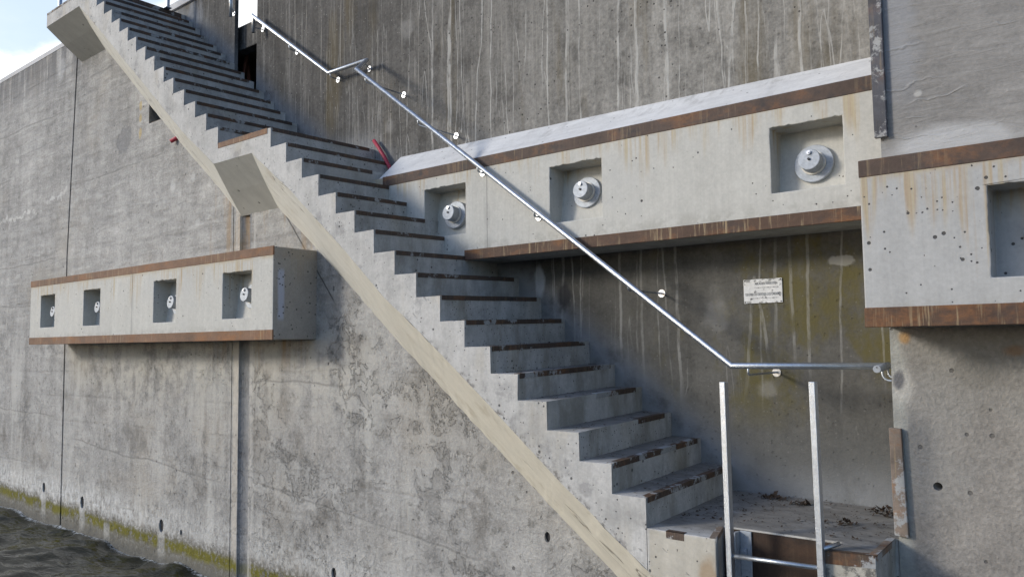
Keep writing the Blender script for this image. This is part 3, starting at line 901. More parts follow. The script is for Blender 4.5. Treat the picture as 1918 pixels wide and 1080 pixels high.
# ------------------------------------------------------------------ left quay wall
poly = [(-60, -4), (-60, 5.545), (-8.98, 5.545), (-8.02, 5.44)]
poly += [(x, z - 0.004) for x, z in ARR_U[1:]] + [(-4.084, 2.894)] + [(x, z - 0.004) for x, z in ARR_L[1:-1]] + [(0.45, -0.57), (1.6, -0.57), (1.6, -4)]
bm = bmesh.new()
prism(bm, poly, W, 3.0)
wall = link('quay_wall', bm, MAT['wall'])
tag(wall, 'weathered grey concrete quay wall under the stairs, with mossy foot in the water', 'wall')
cs = []
for jx0, jx1, w in ((-9.36, -9.45, 0.022), (-5.262, -5.20, 0.007)):
    c = bmesh.new()
    poly = [(jx0 - w, 5.6), (jx0 + w, 5.6), (jx1 + w, -4.2), (jx1 - w, -4.2)]
    mid = (jx0 + jx1) / 2
    if jx0 < -9:
        poly = [(-9.335 - w, 5.6), (-9.335 + w, 5.6), (-9.50 + w, 2.4), (-9.45 + w, -1.4), (-9.42 + w, -4.2), (-9.42 - w, -4.2), (-9.45 - w, -1.4), (-9.50 - w, 2.4)]
    prism(c, poly, W - 0.2, W + 0.12)
    cs.append(c)
c = bmesh.new()
tube(c, [(-5.045, W - 0.070, 5.7), (-4.965, W - 0.070, -4.3)], 0.120, 28)
cs.append(c)
for hx, hz, r in ((-10.05, -0.90, 0.05), (-8.78, -0.963, 0.055), (-6.663, -0.985, 0.052), (-6.215, -0.997, 0.022), (-3.509, -0.985, 0.035), (-1.087, -0.315, 0.026)):
    c = bmesh.new()
    disc(c, (hx, W - 0.1, hz), (0, 1, 0), r, 0.5, 16)
    for v in c.verts:
        v.co.z = hz + (v.co.z - hz) * 1.45
    cs.append(c)
c = bmesh.new()
box(c, -7.19, -6.70, W - 0.1, W + 0.33, 3.88, 4.6)
cs.append(c)
cut(wall, cs)
for hx, hz, r_ in ((-10.05, -0.90, 0.05), (-8.78, -0.963, 0.055), (-6.663, -0.985, 0.052), (-6.215, -0.997, 0.022), (-3.509, -0.985, 0.035), (-1.087, -0.315, 0.026)):
    bm = bmesh.new()
    disc(bm, (hx, W + 0.02, hz), (0, 1, 0), r_ * 1.02, 0.03, 16)
    for v in bm.verts:
        v.co.z = hz + (v.co.z - hz) * 1.45
    link('weep_hole_shade', bm, MAT['black'], wall)  # black plug paints the shade inside the weep hole
bm = bmesh.new()
box(bm, -60, -9.04, W - 0.004, 3.05, 5.549, 5.615)
link('coping', bm, MAT['coping'], wall)
# rusty lip of the pocket behind the stair
bm = bmesh.new()
box(bm, -7.188, -6.702, W + 0.02, W + 0.31, 3.882, 3.90)
link('pocket_lining', bm, MAT['rust_plate'], wall)

# ------------------------------------------------------------------ right wall and back wall
bm = bmesh.new()
box(bm, 1.262, 9.0, W, 2.6, -4, 7.2)
rw = link('quay_wall', bm, MAT['wall_right'])
tag(rw, 'rough beige and grey concrete wall at the right edge of the stair recess', 'wall')
c = bmesh.new()
disc(c, (1.438, W - 0.1, 0.301), (0.25, 1, 0.1), 0.022, 0.4, 16)
cut(rw, [c])

bwall = empty('recess_wall', (-2.3, S, 0), 'dark weathered concrete wall with white drip streaks behind the stairs', 'wall')
bm = bmesh.new()
box(bm, -5.957, 1.7, S, 2.05, -3, 7.2)
link('wall_panel', bm, MAT['back'], bwall)
bm = bmesh.new()
box(bm, -40, -6.452, S, S + 0.05, 0, 5.80)
link('wall_panel', bm, MAT['back'], bwall)
bm = bmesh.new()
box(bm, -6.60, -5.953, S + 0.112, S + 0.26, 4.895, 5.215)
link('lintel', bm, MAT['back'], bwall, bevel=0.01)
bm = bmesh.new()
box(bm, -40, -6.45, S - 0.035, S + 0.15, 5.804, 5.90)
link('coping', bm, MAT['coping'], bwall, bevel=0.006)
bm = bmesh.new()
box(bm, -7.9, -5.93, 2.06, 2.2, 3.0, 5.25)
box(bm, -7.9, -7.78, S + 0.055, 2.055, 3.0, 5.25)
box(bm, -7.775, -5.955, S + 0.265, 2.055, 5.10, 5.20)
box(bm, -7.775, -6.605, S + 0.055, S + 0.262, 5.10, 5.20)
link('niche_lining', bm, MAT['ground'], bwall)

# ------------------------------------------------------------------ staircase
st = empty('staircase', (-3.0, 0.6, 0.0), 'long straight concrete staircase with rusty nosings climbing the quay wall', 'staircase')


def slab(x0, x1, z, zb0, zb1, y0=0.0, y1=S):
    """block from x0 to x1, top falling outwards, underside from zb0 to zb1"""
    bm = bmesh.new()
    v = []
    for y in (y0, y1):
        for x, zb in ((x0, zb0), (x1, zb1)):
            v.append((bm.verts.new((x, y, zb)), bm.verts.new((x, y, z + FALL * y))))
    (a0, a1), (b0, b1), (c0, c1), (d0, d1) = v
    for f in ((a0, b0, b1, a1), (c0, c1, d1, d0), (a0, a1, c1, c0), (b0, d0, d1, b1), (a1, b1, d1, c1), (a0, c0, d0, b0)):
        bm.faces.new(f)
    return bm


STR = 0.10
bm = bmesh.new()
vd = {}


def sv(px, pz, back):
    k_ = (round(px, 4), round(pz, 4), back)
    if k_ not in vd:
        vd[k_] = bm.verts.new((px, STR if back else 0.0, pz + (FALL * STR if back and pz > arris(px) + 0.01 else 0.0)))
    return vd[k_]


outline = set()
ARR_ALL = sorted(ARR_U + ARR_L)
for k, (x1, z1) in enumerate(NOS):
    x0 = NOS[k + 1][0] if k + 1 < len(NOS) else TOPX
    zlow = NOS[k - 1][1] if k else 0.0
    inner = [p for p in ARR_ALL if x0 + 1e-4 < p[0] < x1 - 1e-4]
    poly = [(x0, arris(x0))] + inner + [(x1, arris(x1)), (x1, zlow), (x1, z1), (x0, z1)]
    for back in (False, True):
        vs = [sv(px, pz, back) for px, pz in poly]
        bm.faces.new(vs if not back else vs[::-1])
    m_ = len(poly)
    n_in = len(inner)
    edges_ = [(i, i + 1) for i in range(n_in + 1)] + [(n_in + 2, n_in + 3), (n_in + 3, n_in + 4)]
    if k == 0:
        edges_.append((n_in + 1, n_in + 2))
    if k == len(NOS) - 1:
        edges_.append((n_in + 4, 0))
    for i, j in edges_:
        p, q_ = poly[i], poly[j]
        bm.faces.new((sv(*p, False), sv(*q_, False), sv(*q_, True), sv(*p, True)))
so_ = link('string', bm, MAT['stair'], st, bevel=0.006)
so_.modifiers['bevel'].limit_method = 'WEIGHT'
for v in so_.data.vertices:
    if abs(v.co.y + st.location.y) < 1e-4:
        p_ = Vector((v.co.x * 3.1, 0.0, v.co.z * 3.7))
        v.co.x += 0.005 * mnoise.noise(p_)
        v.co.z += 0.004 * mnoise.noise(p_ + Vector((9, 0, 4)))
bw = so_.data.attributes.new('bevel_weight_edge', 'FLOAT', 'EDGE')
fcount = {}
for p in so_.data.polygons:
    flat = abs(p.normal.y) > 0.9
    for e in p.edge_keys:
        fcount.setdefault(e, []).append(flat)
for e in so_.data.edges:
    ys_ = [so_.data.vertices[v].co.y + st.location.y for v in e.vertices]
    if max(ys_) < 1e-4 and not all(fcount.get(e.key, [True])):
        bw.data[e.index].value = 1.0
wornset = {0: (0.02, 1.19), 1: (0.02, 1.19), 2: (0.75, 1.14), 3: (0.60, 1.15), 4: (0.02, 1.18)}
for k, (x, z) in enumerate(NOS[:-1]):
    x1 = x
    x0 = NOS[k + 1][0]
    if k == 16:
        s = link('landing', slab(x0, x1, z, 2.905, 2.905, STR), MAT['stair'], st)
    else:
        dz = NOS[k - 1][1] if k else 0.0
        s = link('step', slab(x0, x1, z, arris(x0), arris(x1), STR), MAT['stair'], st)
    ya, yb = wornset.get(k, (0.018, S - 0.07 if k % 3 else S - 0.05))
    if 9 <= k <= 14:
        yb = F - 0.004
    bm = bmesh.new()
    t = 0.0035
    hgt = 0.031
    vs = []
    for y in (ya, yb):
        zt = z + FALL * y
        vs.append([bm.verts.new(p) for p in ((x - 0.045, y, zt + t), (x + t, y, zt + t), (x + t, y, zt - hgt), (x - 0.004, y, zt - hgt), (x - 0.004, y, zt - 0.004), (x - 0.045, y, zt - 0.004))])
    a, b = vs
    bm.faces.new(a)
    bm.faces.new(b[::-1])
    for i in range(6):
        bm.faces.new((a[i], b[i], b[(i + 1) % 6], a[(i + 1) % 6]))
    link('nosing', bm, MAT['nosing_worn'] if k in (0, 1, 2, 3, 4) else MAT['nosing'], s)
# top landing
x, z = NOS[-1]
s = link('landing', slab(TOPX, x, z - 0.002, 5.445, 5.45, STR), MAT['stair'], st)
bm = bmesh.new()
box(bm, x - 0.05, x + 0.004, 0.02, S - 0.05, z - 0.03, z + 0.03)
link('nosing', bm, MAT['nosing'], s)
bm = bmesh.new()
box(bm, TOPX + 0.01, -8.1, -0.0035, 0.05, z - 0.022, z + 0.004)
link('edge_strip', bm, MAT['nosing_worn'], s)
# middle landing front steel
bm = bmesh.new()
box(bm, -4.668, -3.835, -0.004, 0.05, 3.088 - 0.047, 3.0935)
link('edge_strip', bm, MAT['rust_left'], st)


def ribbon(A, B, n, name, mat, wob=0.0):
    """sloped soffit wedge between the front arris A (y=0) and the wall line B (y=W)"""
    def res(P):
        L = [0]
        for p, q in zip(P, P[1:]):
            L.append(L[-1] + math.dist(p, q))
        out = []
        for i in range(n + 1):
            t = L[-1] * i / n
            for j in range(len(P) - 1):
                if L[j] <= t <= L[j + 1] + 1e-9:
                    f = (t - L[j]) / max(1e-9, L[j + 1] - L[j])
                    out.append((P[j][0] + (P[j + 1][0] - P[j][0]) * f, P[j][1] + (P[j + 1][1] - P[j][1]) * f))
                    break
        return out
    a, b = res(A), res(B)
    bm = bmesh.new()
    rows = []
    for i, (p, q) in enumerate(zip(a, b)):
        ew = min(1.0, min(i, n - i) / 4)
        w1 = wob * ew * mnoise.noise(Vector((i * 0.6, 0, 3)))
        w2 = wob * ew * mnoise.noise(Vector((i * 0.6, 5, 3)))
        m1 = tuple(0.5 * (p[j] + q[j]) for j in (0, 1))
        rows.append([bm.verts.new(c) for c in ((p[0] + w1, 0.0, p[1] + w1 * 0.6), (m1[0], W / 2, m1[1] - 0.004), (q[0] + w2, W + 0.01, q[1] + w2 * 0.6), (p[0], W + 0.01, p[1] + 0.0))])
    for r, s_ in zip(rows, rows[1:]):
        for j in range(4):
            bm.faces.new((r[j], r[(j + 1) % 4], s_[(j + 1) % 4], s_[j]))
    bm.faces.new(rows[0])
    bm.faces.new(rows[-1][::-1])
    return link(name, bm, mat, st)


ribbon(ARR_L, WAL_L, 90, 'soffit', MAT['soffit'], 0.007)
ribbon(ARR_U, WAL_U, 60, 'soffit', MAT['soffit'], 0.003)
ribbon([(-4.745, 2.898), (-4.084, 2.898)], [(-5.107, 2.480), (-4.431, 2.480)], 6, 'landing_soffit', MAT['board'])
ribbon([(TOPX, 5.445), (-8.011, 5.450)], [(-9.20, 5.150), (-8.464, 5.150)], 6, 'landing_soffit', MAT['board'])

# lower landing with its ladder slot
bm = bmesh.new()
# floor slab behind the slot, left tongue and right tongue as one outline in plan
plan = [(0.0235, 0.0), (0.453, 0.0), (0.375, 0.29), (1.03, 0.31), (1.005, 0.09), (1.243, 0.135), (1.243, W), (1.262, W + 0.02), (1.262, S), (0.0235, S)]
top, bot = [], []
for px, py in plan:
    zb = -1.35 if px > 0.6 else -0.30
    if px <= 0.46:
        zb = arris(min(px, 0.453)) + 0.004
    top.append(bm.verts.new((px, py, FALL * py * (1.0 if px < 1.0 else 0.7))))
    bot.append(bm.verts.new((px, py, zb if py < 0.2 else -1.35)))
bm.faces.new(top)
bm.faces.new(bot[::-1])
n = len(plan)
for i in range(n):
    bm.faces.new((top[i], bot[i], bot[(i + 1) % n], top[(i + 1) % n]))
bmesh.ops.triangulate(bm, faces=[f for f in bm.faces if len(f.verts) > 4])
land = link('landing', bm, MAT['stair'], st, bevel=0.008)


def strip(pts, h, t, name, mat, parent):
    """angle steel along a plan polyline: a flat on the face and one on top"""
    bm = bmesh.new()
    for (p, q) in zip(pts, pts[1:]):
        p, q = Vector((*p, 0)), Vector((*q, 0))
        d = (q - p).normalized()
        nrm = Vector((d.y, -d.x, 0))
        inn = -nrm
        for (o0, o1, z0, z1) in ((t, -0.006, -h, 0.0035), (t, -0.035, 0.0, 0.0036)):
            vs = []
            for base in (p, q):
                zt = FALL * base.y * (1.0 if base.x < 1.0 else 0.7)
                for o, zz in ((o0, z0), (o0, z1), (o1, z1), (o1, z0)):
                    vs.append(bm.verts.new(base + nrm * o + Vector((0, 0, zz + zt))))
            for f in ((0, 1, 2, 3), (7, 6, 5, 4), (0, 4, 5, 1), (1, 5, 6, 2), (2, 6, 7, 3), (3, 7, 4, 0)):
                bm.faces.new([vs[i] for i in f])
    return link(name, bm, mat, parent)


strip([(1.008, 0.091), (1.240, 0.1345)], 0.062, 0.003, 'edge_strip', MAT['nosing_worn'], land)
strip([(1.2425, 0.14), (1.2425, W - 0.004)], 0.030, 0.003, 'edge_strip', MAT['corner_low'], land)
strip([(0.150, 0.0), (0.262, 0.0)], 0.040, 0.0015, 'edge_strip', MAT['nosing'], land)
strip([(0.452, 0.004), (0.385, 0.253)], 0.022, 0.003, 'edge_strip', MAT['corner_low'], land)
bm = bmesh.new()
box(bm, 0.370, 1.025, 0.284, 0.296, -1.3, -0.004)
box(bm, 0.40, 1.02, 0.276, 0.286, -0.34, -0.322)
link('slot_plate', bm, MAT['rust_plate'], land)

# ------------------------------------------------------------------ fenders


def anchor(parent, cx, cy, cz, front):
    ax = Vector((0, -0.9935, 0.1137))
    ctr = Vector((cx, cy, cz))                      # where the cap face is
    base = ctr - ax * 0.094
    bm = bmesh.new()
    disc(bm, base - ax * 0.05, ax, 0.124, 0.054, 40)
    a = flat_shade_caps(link('anchor_plate', bm, MAT['galv_dull'], parent, bevel=0.004))
    bm = bmesh.new()
    disc(bm, base + ax * 0.004, ax, 0.068, 0.090, 40)
    flat_shade_caps(link('anchor_cap', bm, MAT['galv_dull'], a, bevel=0.004))
    bm = bmesh.new()
    disc(bm, base + ax * 0.003, ax, 0.078, 0.014, 40)
    flat_shade_caps(link('gasket', bm, MAT['gasket'], a))
    bm = bmesh.new()
    disc(bm, ctr - ax * 0.001, ax, 0.0085, 0.012, 6)
    link('screw', bm, MAT['black'], a)
    bm = bmesh.new()
    p = ctr + Vector((0, 0, 0.042))
    disc(bm, p - ax * 0.002, ax, 0.0125, 0.010, 16)
    disc(bm, p + ax * 0.002, ax, 0.006, 0.012, 12)
    link('vent_nut', bm, MAT['steel'], a)
    return a


def fender(x0, x1, yf, yb, z0, z1, pk, cut_d, mat, rust_t, rust_b, label, capz, capy, top_rise=0.0, left_ext=0.0, bands=None):
    f = empty('fender_beam', ((x0 + x1) / 2, yb, z0), label, 'fender beam', 'anchored concrete fender beams on the quay wall')
    bm = bmesh.new()
    box(bm, x0, x1, yf, yb, z0, z1)
    body = link('beam', bm, mat, f)
    body.matrix_world = Matrix.Translation(f.location)
    cs = []
    for a, b, c0, c1 in pk:
        c = bmesh.new()
        dt, db = cut_d
        ring = []
        nn = 22
        for i in range(nn):
            ring.append((a + (b - a) * i / nn, c0, 0.0))
        for i in range(nn):
            ring.append((b, c0 + (c1 - c0) * i / nn, 0.15))
        for i in range(nn):
            ring.append((b - (b - a) * i / nn, c1, 1.0))
        for i in range(nn):
            ring.append((a, c1 - (c1 - c0) * i / nn, 0.45))
        rows = []
        for yy in (yf - 0.1, yf + 0.006, yf + 0.03, None):
            row = []
            for i, (px, pz, w) in enumerate(ring):
                t_ = (pz - c0) / (c1 - c0)
                dx = dz = 0.0
                if yy is not None and i % nn and yy < yf + 0.02:
                    q_ = mnoise.noise(Vector((px * 23, pz * 23, a * 7))) + 0.6 * mnoise.noise(Vector((px * 60, pz * 60, 3)))
                    q_ = max(q_, -0.2) * 0.010 * w
                    if w == 1.0:
                        dz = q_
                    else:
                        dx = -q_ if w == 0.45 else q_
                y_ = yy if yy is not None else yf + db + (dt - db) * t_
                row.append(c.verts.new((px + dx, y_, pz + dz)))
            rows.append(row)
        c.faces.new(rows[0])
        c.faces.new(rows[-1][::-1])
        for r0, r1 in zip(rows, rows[1:]):
            for i in range(len(ring)):
                j = (i + 1) % len(ring)
                c.faces.new((r0[i], r0[j], r1[j], r1[i]))
        cs.append(c)
    cut(body, cs)
    b = body.modifiers.new('bevel', 'BEVEL')
    b.width = 0.006
    b.segments = 2
    b.limit_method = 'ANGLE'
    for (ra, rb), zlo, zhi, mm in (((rust_t[2], rust_t[3]), rust_t[0], rust_t[1], rust_t[4]), ((rust_b[2], rust_b[3]), rust_b[0], rust_b[1], rust_b[4])):
        bm = bmesh.new()
        box(bm, ra, rb, yf - 0.004, yf + 0.011, zlo, zhi)
        link('steel_edge', bm, mm, f, bevel=0.004)
    for i, (a, b_, c0, c1) in enumerate(pk):
        anchor(f, (a + b_) / 2, capy[i], capz[i], yf)
    return f


fender(-9.40, -3.79, LF, W + 0.02, 1.148, 1.998,
       [(-9.05, -8.602, 1.366, 1.791), (-7.746, -7.294, 1.36, 1.797), (-6.0, -5.523, 1.353, 1.803), (-4.63, -4.137, 1.354, 1.801)],
       (0.205, 0.150), MAT['fend_low'],
       (1.918, 2.003, -9.403, -3.787, MAT['rust_left']), (1.143, 1.236, -9.403, -3.787, MAT['rust_left']),
       'pale concrete fender beam with four square anchor pockets on the left quay wall', (1.575, 1.585, 1.572, 1.588), (0.108, 0.112, 0.113, 0.128))
mid = fender(-3.34, 1.30, F, S + 0.02, 1.806, 2.662,
             [(-2.611, -2.115, 2.033, 2.470), (-1.222, -0.743, 2.022, 2.468), (0.537, 0.987, 2.030, 2.455)],
             (0.210, 0.150), MAT['fend_mid'],
             (2.574, 2.668, -3.165, 1.26, MAT['rust']), (1.800, 1.886, -2.13, 1.26, MAT['rust_lime']),
             'long pale concrete fender beam with white mortar top, fixed in the recess behind the handrail', (2.247, 2.272, 2.228), (0.856, 0.882, 0.866))
bm = bmesh.new()
vs = [bm.verts.new(p) for p in ((-3.232, F + 0.012, 2.666), (1.30, F + 0.012, 2.666), (1.30, S + 0.01, 2.93), (-3.40, S + 0.01, 2.985),
                                (-3.30, F + 0.012, 2.60), (1.30, F + 0.012, 2.60), (1.30, S + 0.01, 2.60), (-3.44, S + 0.01, 2.60))]
for f in ((0, 1, 2, 3), (7, 6, 5, 4), (4, 5, 1, 0), (5, 6, 2, 1), (6, 7, 3, 2), (7, 4, 0, 3)):
    bm.faces.new([vs[i] for i in f])
link('mortar_fillet', bm, MAT['mortar'], mid, bevel=0.01)
fender(1.2625, 6.2, LF, W + 0.02, 1.150, 1.985,
       [(1.815, 2.29, 1.362, 1.790), (4.0, 4.48, 1.36, 1.795)],
       (0.205, 0.165), MAT['fend_right'],
       (1.903, 1.990, 1.2595, 6.2, MAT['rust']), (1.145, 1.243, 1.2595, 6.2, MAT['rust_lime']),
       'pitted grey concrete fender beam with rust-streaked face on the right wall', (1.585, 1.585), (0.125, 0.125))

# ------------------------------------------------------------------ corner irons
bm = bmesh.new()
prism(bm, [(1.222, 7.2), (1.300, 7.2), (1.303, 2.25), (1.305, 2.205), (1.236, 2.205), (1.236, 2.25)], W - 0.034, W - 0.002)
tag(link('corner_iron', bm, MAT['corner'], bevel=0.004), 'long dark corner iron with flaking paint above the right end of the recess fender', 'corner iron')
bm = bmesh.new()
prism(bm, [(1.243, 0.606), (1.304, 0.604), (1.318, 0.03), (1.249, 0.035)], W - 0.034, W - 0.002)
tag(link('corner_iron', bm, MAT['corner_low'], bevel=0.004), 'short pale rust-mottled corner iron standing beside the lower landing', 'corner iron')

# ------------------------------------------------------------------ handrails
R = 0.0205
YR = 0.74


def zr(x):
    return 3.765 - 0.763 * (x + 3.464)


rail = empty('handrail', (-2.0, S, 1.5), 'long galvanised tube handrail running down the recess wall beside the stairs', 'handrail')
bm = bmesh.new()
tube(bm, [(-5.845, 1.13, 4.885), (-5.855, 1.13, 5.095), (-4.392, 1.13, 4.048), (-3.765, 1.13, 4.042), (-3.464, YR, 3.765), (0.262, YR, 0.926), (1.185, YR, 0.932)], R, 24)
flat_shade_caps(link('rail_tube', bm, MAT['galv'], rail))
bm = bmesh.new()
tube(bm, [(1.186, 0.545, 0.921), (1.186, 0.80, 0.934)], R, 24)
rt_ = flat_shade_caps(link('rail_tube', bm, MAT['galv_dull'], rail))
bm = bmesh.new()
disc(bm, (1.186, 0.5445, 0.930), (0, -1, 0), 0.0035, 0.002, 10)
link('end_plug', bm, MAT['black'], rt_)


def arc(p0, p1, p2, n=7):
    """quarter bend p0 -> corner p1 -> p2"""
    p0, p1, p2 = Vector(p0), Vector(p1), Vector(p2)
    return [(p0 * (1 - t) ** 2 + p1 * 2 * t * (1 - t) + p2 * t * t) for t in [i / n for i in range(n + 1)]]


def bracket(parent, fx, wall_y, fz, railp, tilt=0.0):
    """flange on the wall, arm out to the rail, bend up to its underside"""
    rx, ry, rz = railp
    r = 0.0075
    bm = bmesh.new()
    e = min(0.03, abs(wall_y - ry) * 0.4)
    za = min(fz, rz - 0.03)
    pts = [Vector((fx, wall_y, fz)), Vector((rx, ry + e, za))]
    pts += arc((rx, ry + e, za), (rx, ry, za), (rx, ry, min(rz - 0.012, za + e)))[1:]
    pts.append(Vector((rx, ry, rz - 0.010)))
    clean = [pts[0]]
    for p in pts[1:]:
        if (p - clean[-1]).length > 1e-3:
            clean.append(p)
    tube(bm, clean, r, 12)
    b = link('bracket', bm, MAT['galv'], parent, smooth=True)
    bm = bmesh.new()
    disc(bm, (fx, wall_y + 0.002, fz), (0, -1, 0), 0.032, 0.009, 28, 0.030)
    flat_shade_caps(link('flange', bm, MAT['steel'], b))


for fx, fz in ((0.371, 0.868), (-0.493, 1.455), (-2.619, 3.06), (-3.335, 3.61)):
    bracket(rail, fx, S, fz, (fx, YR, 0.926 if fx > 0.26 else zr(fx)))
bracket(rail, -3.86, S, 4.0, (-3.80, 1.13, 4.042))
for fx, fz in ((-1.912, 2.525), (-1.328, 2.083)):
    bracket(rail, fx, F, fz, (fx, YR, zr(fx)))
for fx, fz in ((-4.377, 4.0), (-5.128, 4.50), (-5.80, 5.0)):
    bracket(rail, fx, S, fz, (fx + 0.01, 1.13, 4.047 if fx > -4.39 else 4.048 - 0.7155 * (fx + 4.392)))
bracket(rail, -5.845 + 0.02, S, 4.955, (-5.845, 1.13, 4.985))
# two small J hooks to the cheek of the right wall
for y in (0.66, 0.79):
    bm = bmesh.new()
    zt = 0.921 + (y - 0.545) * 0.05 - 0.012
    pts = [Vector((1.186, y, zt))] + arc((1.186, y, zt - 0.02), (1.188, y, zt - 0.058), (1.226, y, zt - 0.062)) + [Vector((1.262, y, zt - 0.062))]
    tube(bm, pts, 0.0068, 12)
    b = link('bracket', bm, MAT['galv'], rail, smooth=True)
    bm = bmesh.new()
    disc(bm, (1.264, y, zt - 0.062), (-1, 0, 0), 0.032, 0.009, 28, 0.030)
    flat_shade_caps(link('flange', bm, MAT['steel'], b))

r2 = empty('handrail', (-6.4, S, 5.2), 'short end of an upper galvanised handrail on the wall left of the opening', 'handrail')
bm = bmesh.new()
tube(bm, [(-6.352, 1.13, 5.225), (-6.365, 1.13, 5.56), (-7.6, 1.13, 6.45), (-9.4, 1.13, 6.5)], R, 24)
flat_shade_caps(link('rail_tube', bm, MAT['galv'], r2))
bracket(r2, -6.47, S, 5.335, (-6.352, 1.13, 5.36))
bracket(r2, -7.6, S, 6.40, (-7.6, 1.13, 6.45)) if False else None

# posts on the top landing
for nm_, x, y, z, lab in (('railing_post', -8.73, 0.045, 5.632, 'blue-grey railing post at the outer edge of the top landing'),
                          ('railing_post', -7.66, 0.98, 5.655, 'blue-grey railing post at the head of the top flight, by the wall coping')):
    e = empty(nm_, (x, y, z), lab, 'railing post', 'steel posts on the top landing')
    bm = bmesh.new()
    box(bm, x - 0.025, x + 0.025, y - 0.02, y + 0.02, z, z + 1.1)
    link('post', bm, MAT['post'], e, bevel=0.003)
    bm = bmesh.new()
    box(bm, x - 0.045, x + 0.045, y - 0.04, y + 0.04, z + 0.001, z + 0.009)
    link('base_plate', bm, MAT['post'], e)

# ------------------------------------------------------------------ ladder
lad = empty('ladder', (0.74, 0.07, -1.35), 'galvanised steel ladder with two tall stringers standing in the landing slot', 'ladder')
for xa in (0.477, 0.969):
    bm = bmesh.new()
    z1 = 0.856 if xa < 0.6 else 0.868
    lean = 0.012
    v = []
    for zz, dx in ((-1.5, 0.022), (z1, 0.0)):
        for px, py in ((xa + dx, 0.05), (xa + 0.032 + dx, 0.05), (xa + 0.032 + dx, 0.10), (xa + dx, 0.10)):
            v.append(bm.verts.new((px, py, zz)))
    for f in ((3, 2, 1, 0), (4, 5, 6, 7), (0, 1, 5, 4), (1, 2, 6, 5), (2, 3, 7, 6), (3, 0, 4, 7)):
        bm.faces.new([v[i] for i in f])
    link('stringer', bm, MAT['galv'], lad, bevel=0.003)
for zz in (-0.098, -0.378, -0.658, -0.938):
    bm = bmesh.new()
    tube(bm, [(0.505, 0.075, zz), (0.988, 0.075, zz + 0.014)], 0.0125, 16)
    flat_shade_caps(link('rung', bm, MAT['galv'], lad))
# channel that fixes the ladder to the slot wall
bm = bmesh.new()
prism(bm, [(0.447, -0.012), (0.478, -0.004), (0.478, -1.2), (0.447, -1.2)], 0.205, 0.282)
box(bm, 0.4785, 0.545, 0.272, 0.283, -1.2, -0.002)
ch = link('wall_channel', bm, MAT['galv_dull'], lad, bevel=0.003)
bm = bmesh.new()
box(bm, 0.483, 0.520, 0.258, 0.274, -0.135, -0.098)
disc(bm, (0.5015, 0.259, -0.1165), (0, -1, 0), 0.008, 0.01, 6)
link('bolt', bm, MAT['galv_dull'], ch, bevel=0.002)
bm = bmesh.new()
disc(bm, (0.515, 0.273, -0.262), (0, -1, 0), 0.010, 0.004, 14)
link('bolt_hole_shade', bm, MAT['black'], ch)  # black disc stands in for the dark of the open hole
# stay from the right stringer back to the landing
bm = bmesh.new()
tube(bm, [(1.0, 0.082, 0.012), (1.028, 0.13, 0.020), (1.055, 0.175, 0.028)], 0.012, 14)
stay = flat_shade_caps(link('stay', bm, MAT['galv'], lad))
bm = bmesh.new()
disc(bm, (1.0545, 0.175, 0.028), (0.5, 0.83, 0.16), 0.010, 0.003, 12)
link('stay_plug', bm, MAT['black'], stay)

# ------------------------------------------------------------------ notice plate
bm = bmesh.new()
box(bm, 0.157, 0.432, S - 0.009, S - 0.001, 1.349, 1.519)
nx, nz = 0.2945, 1.434
pl = link('notice_plate', bm, MAT['enamel'], loc=(nx, S, nz), bevel=0.0015)
pl.matrix_world = Matrix.Translation((nx, S, nz))
tag(pl, 'small worn white metal notice plate with black lettering on the stained recess wall', 'sign')


def text(s, x0, x1, zc, h):
    c = bpy.data.curves.new('lettering', 'FONT')
    c.body = s
    c.size = 1.0
    c.align_x = 'CENTER'
    c.align_y = 'CENTER'
    o = bpy.data.objects.new('lettering', c)
    sc.collection.objects.link(o)
    dg = bpy.context.evaluated_depsgraph_get()
    dg.update()
    me = bpy.data.meshes.new_from_object(o.evaluated_get(dg))
    bpy.data.objects.remove(o)
    bpy.data.curves.remove(c)
    bm = bmesh.new()
    bm.from_mesh(me)
    bpy.data.meshes.remove(me)
    xs_ = [v.co.x for v in bm.verts]
    zs_ = [v.co.y for v in bm.verts]
    sx_ = (x1 - x0) / (max(xs_) - min(xs_))
    sz_ = h / (max(zs_) - min(zs_))
    mx, mz = (max(xs_) + min(xs_)) / 2, (max(zs_) + min(zs_)) / 2
    for v in bm.verts:
        v.co = Vector(((v.co.x - mx) * sx_ + (x0 + x1) / 2, S - 0.0102, (v.co.y - mz) * sz_ + zc))
    r = bmesh.ops.extrude_face_region(bm, geom=bm.faces[:])
    for v in [e for e in r['geom'] if isinstance(e, bmesh.types.BMVert)]:
        v.co.y -= 0.0006
    o = link('lettering', bm, MAT['paint'], pl)
    return o


text('ABLADEN VERBOTEN', 0.240, 0.398, 1.487, 0.017)
text('DEFENSE DE DEPOSER DES ORDURES', 0.170, 0.424, 1.412, 0.019)
for x0, x1, zc in ((0.238, 0.400, 1.458), (0.200, 0.400, 1.384)):
    bm = bmesh.new()
    x = x0
    while x < x1:
        w = random.uniform(0.002, 0.006)
        hh = random.uniform(0.002, 0.0042)
        box(bm, x, x + w, S - 0.0098, S - 0.0092, zc - hh, zc + hh)
        x += w + random.uniform(0.0015, 0.006)
    link('fine_print', bm, MAT['paint'], pl)
for x in (0.167, 0.422):
    for z in (1.358, 1.510):
        bm = bmesh.new()
        disc(bm, (x, S - 0.009, z), (0, -1, 0), 0.0045, 0.003, 12)
        link('screw', bm, MAT['black'], pl)

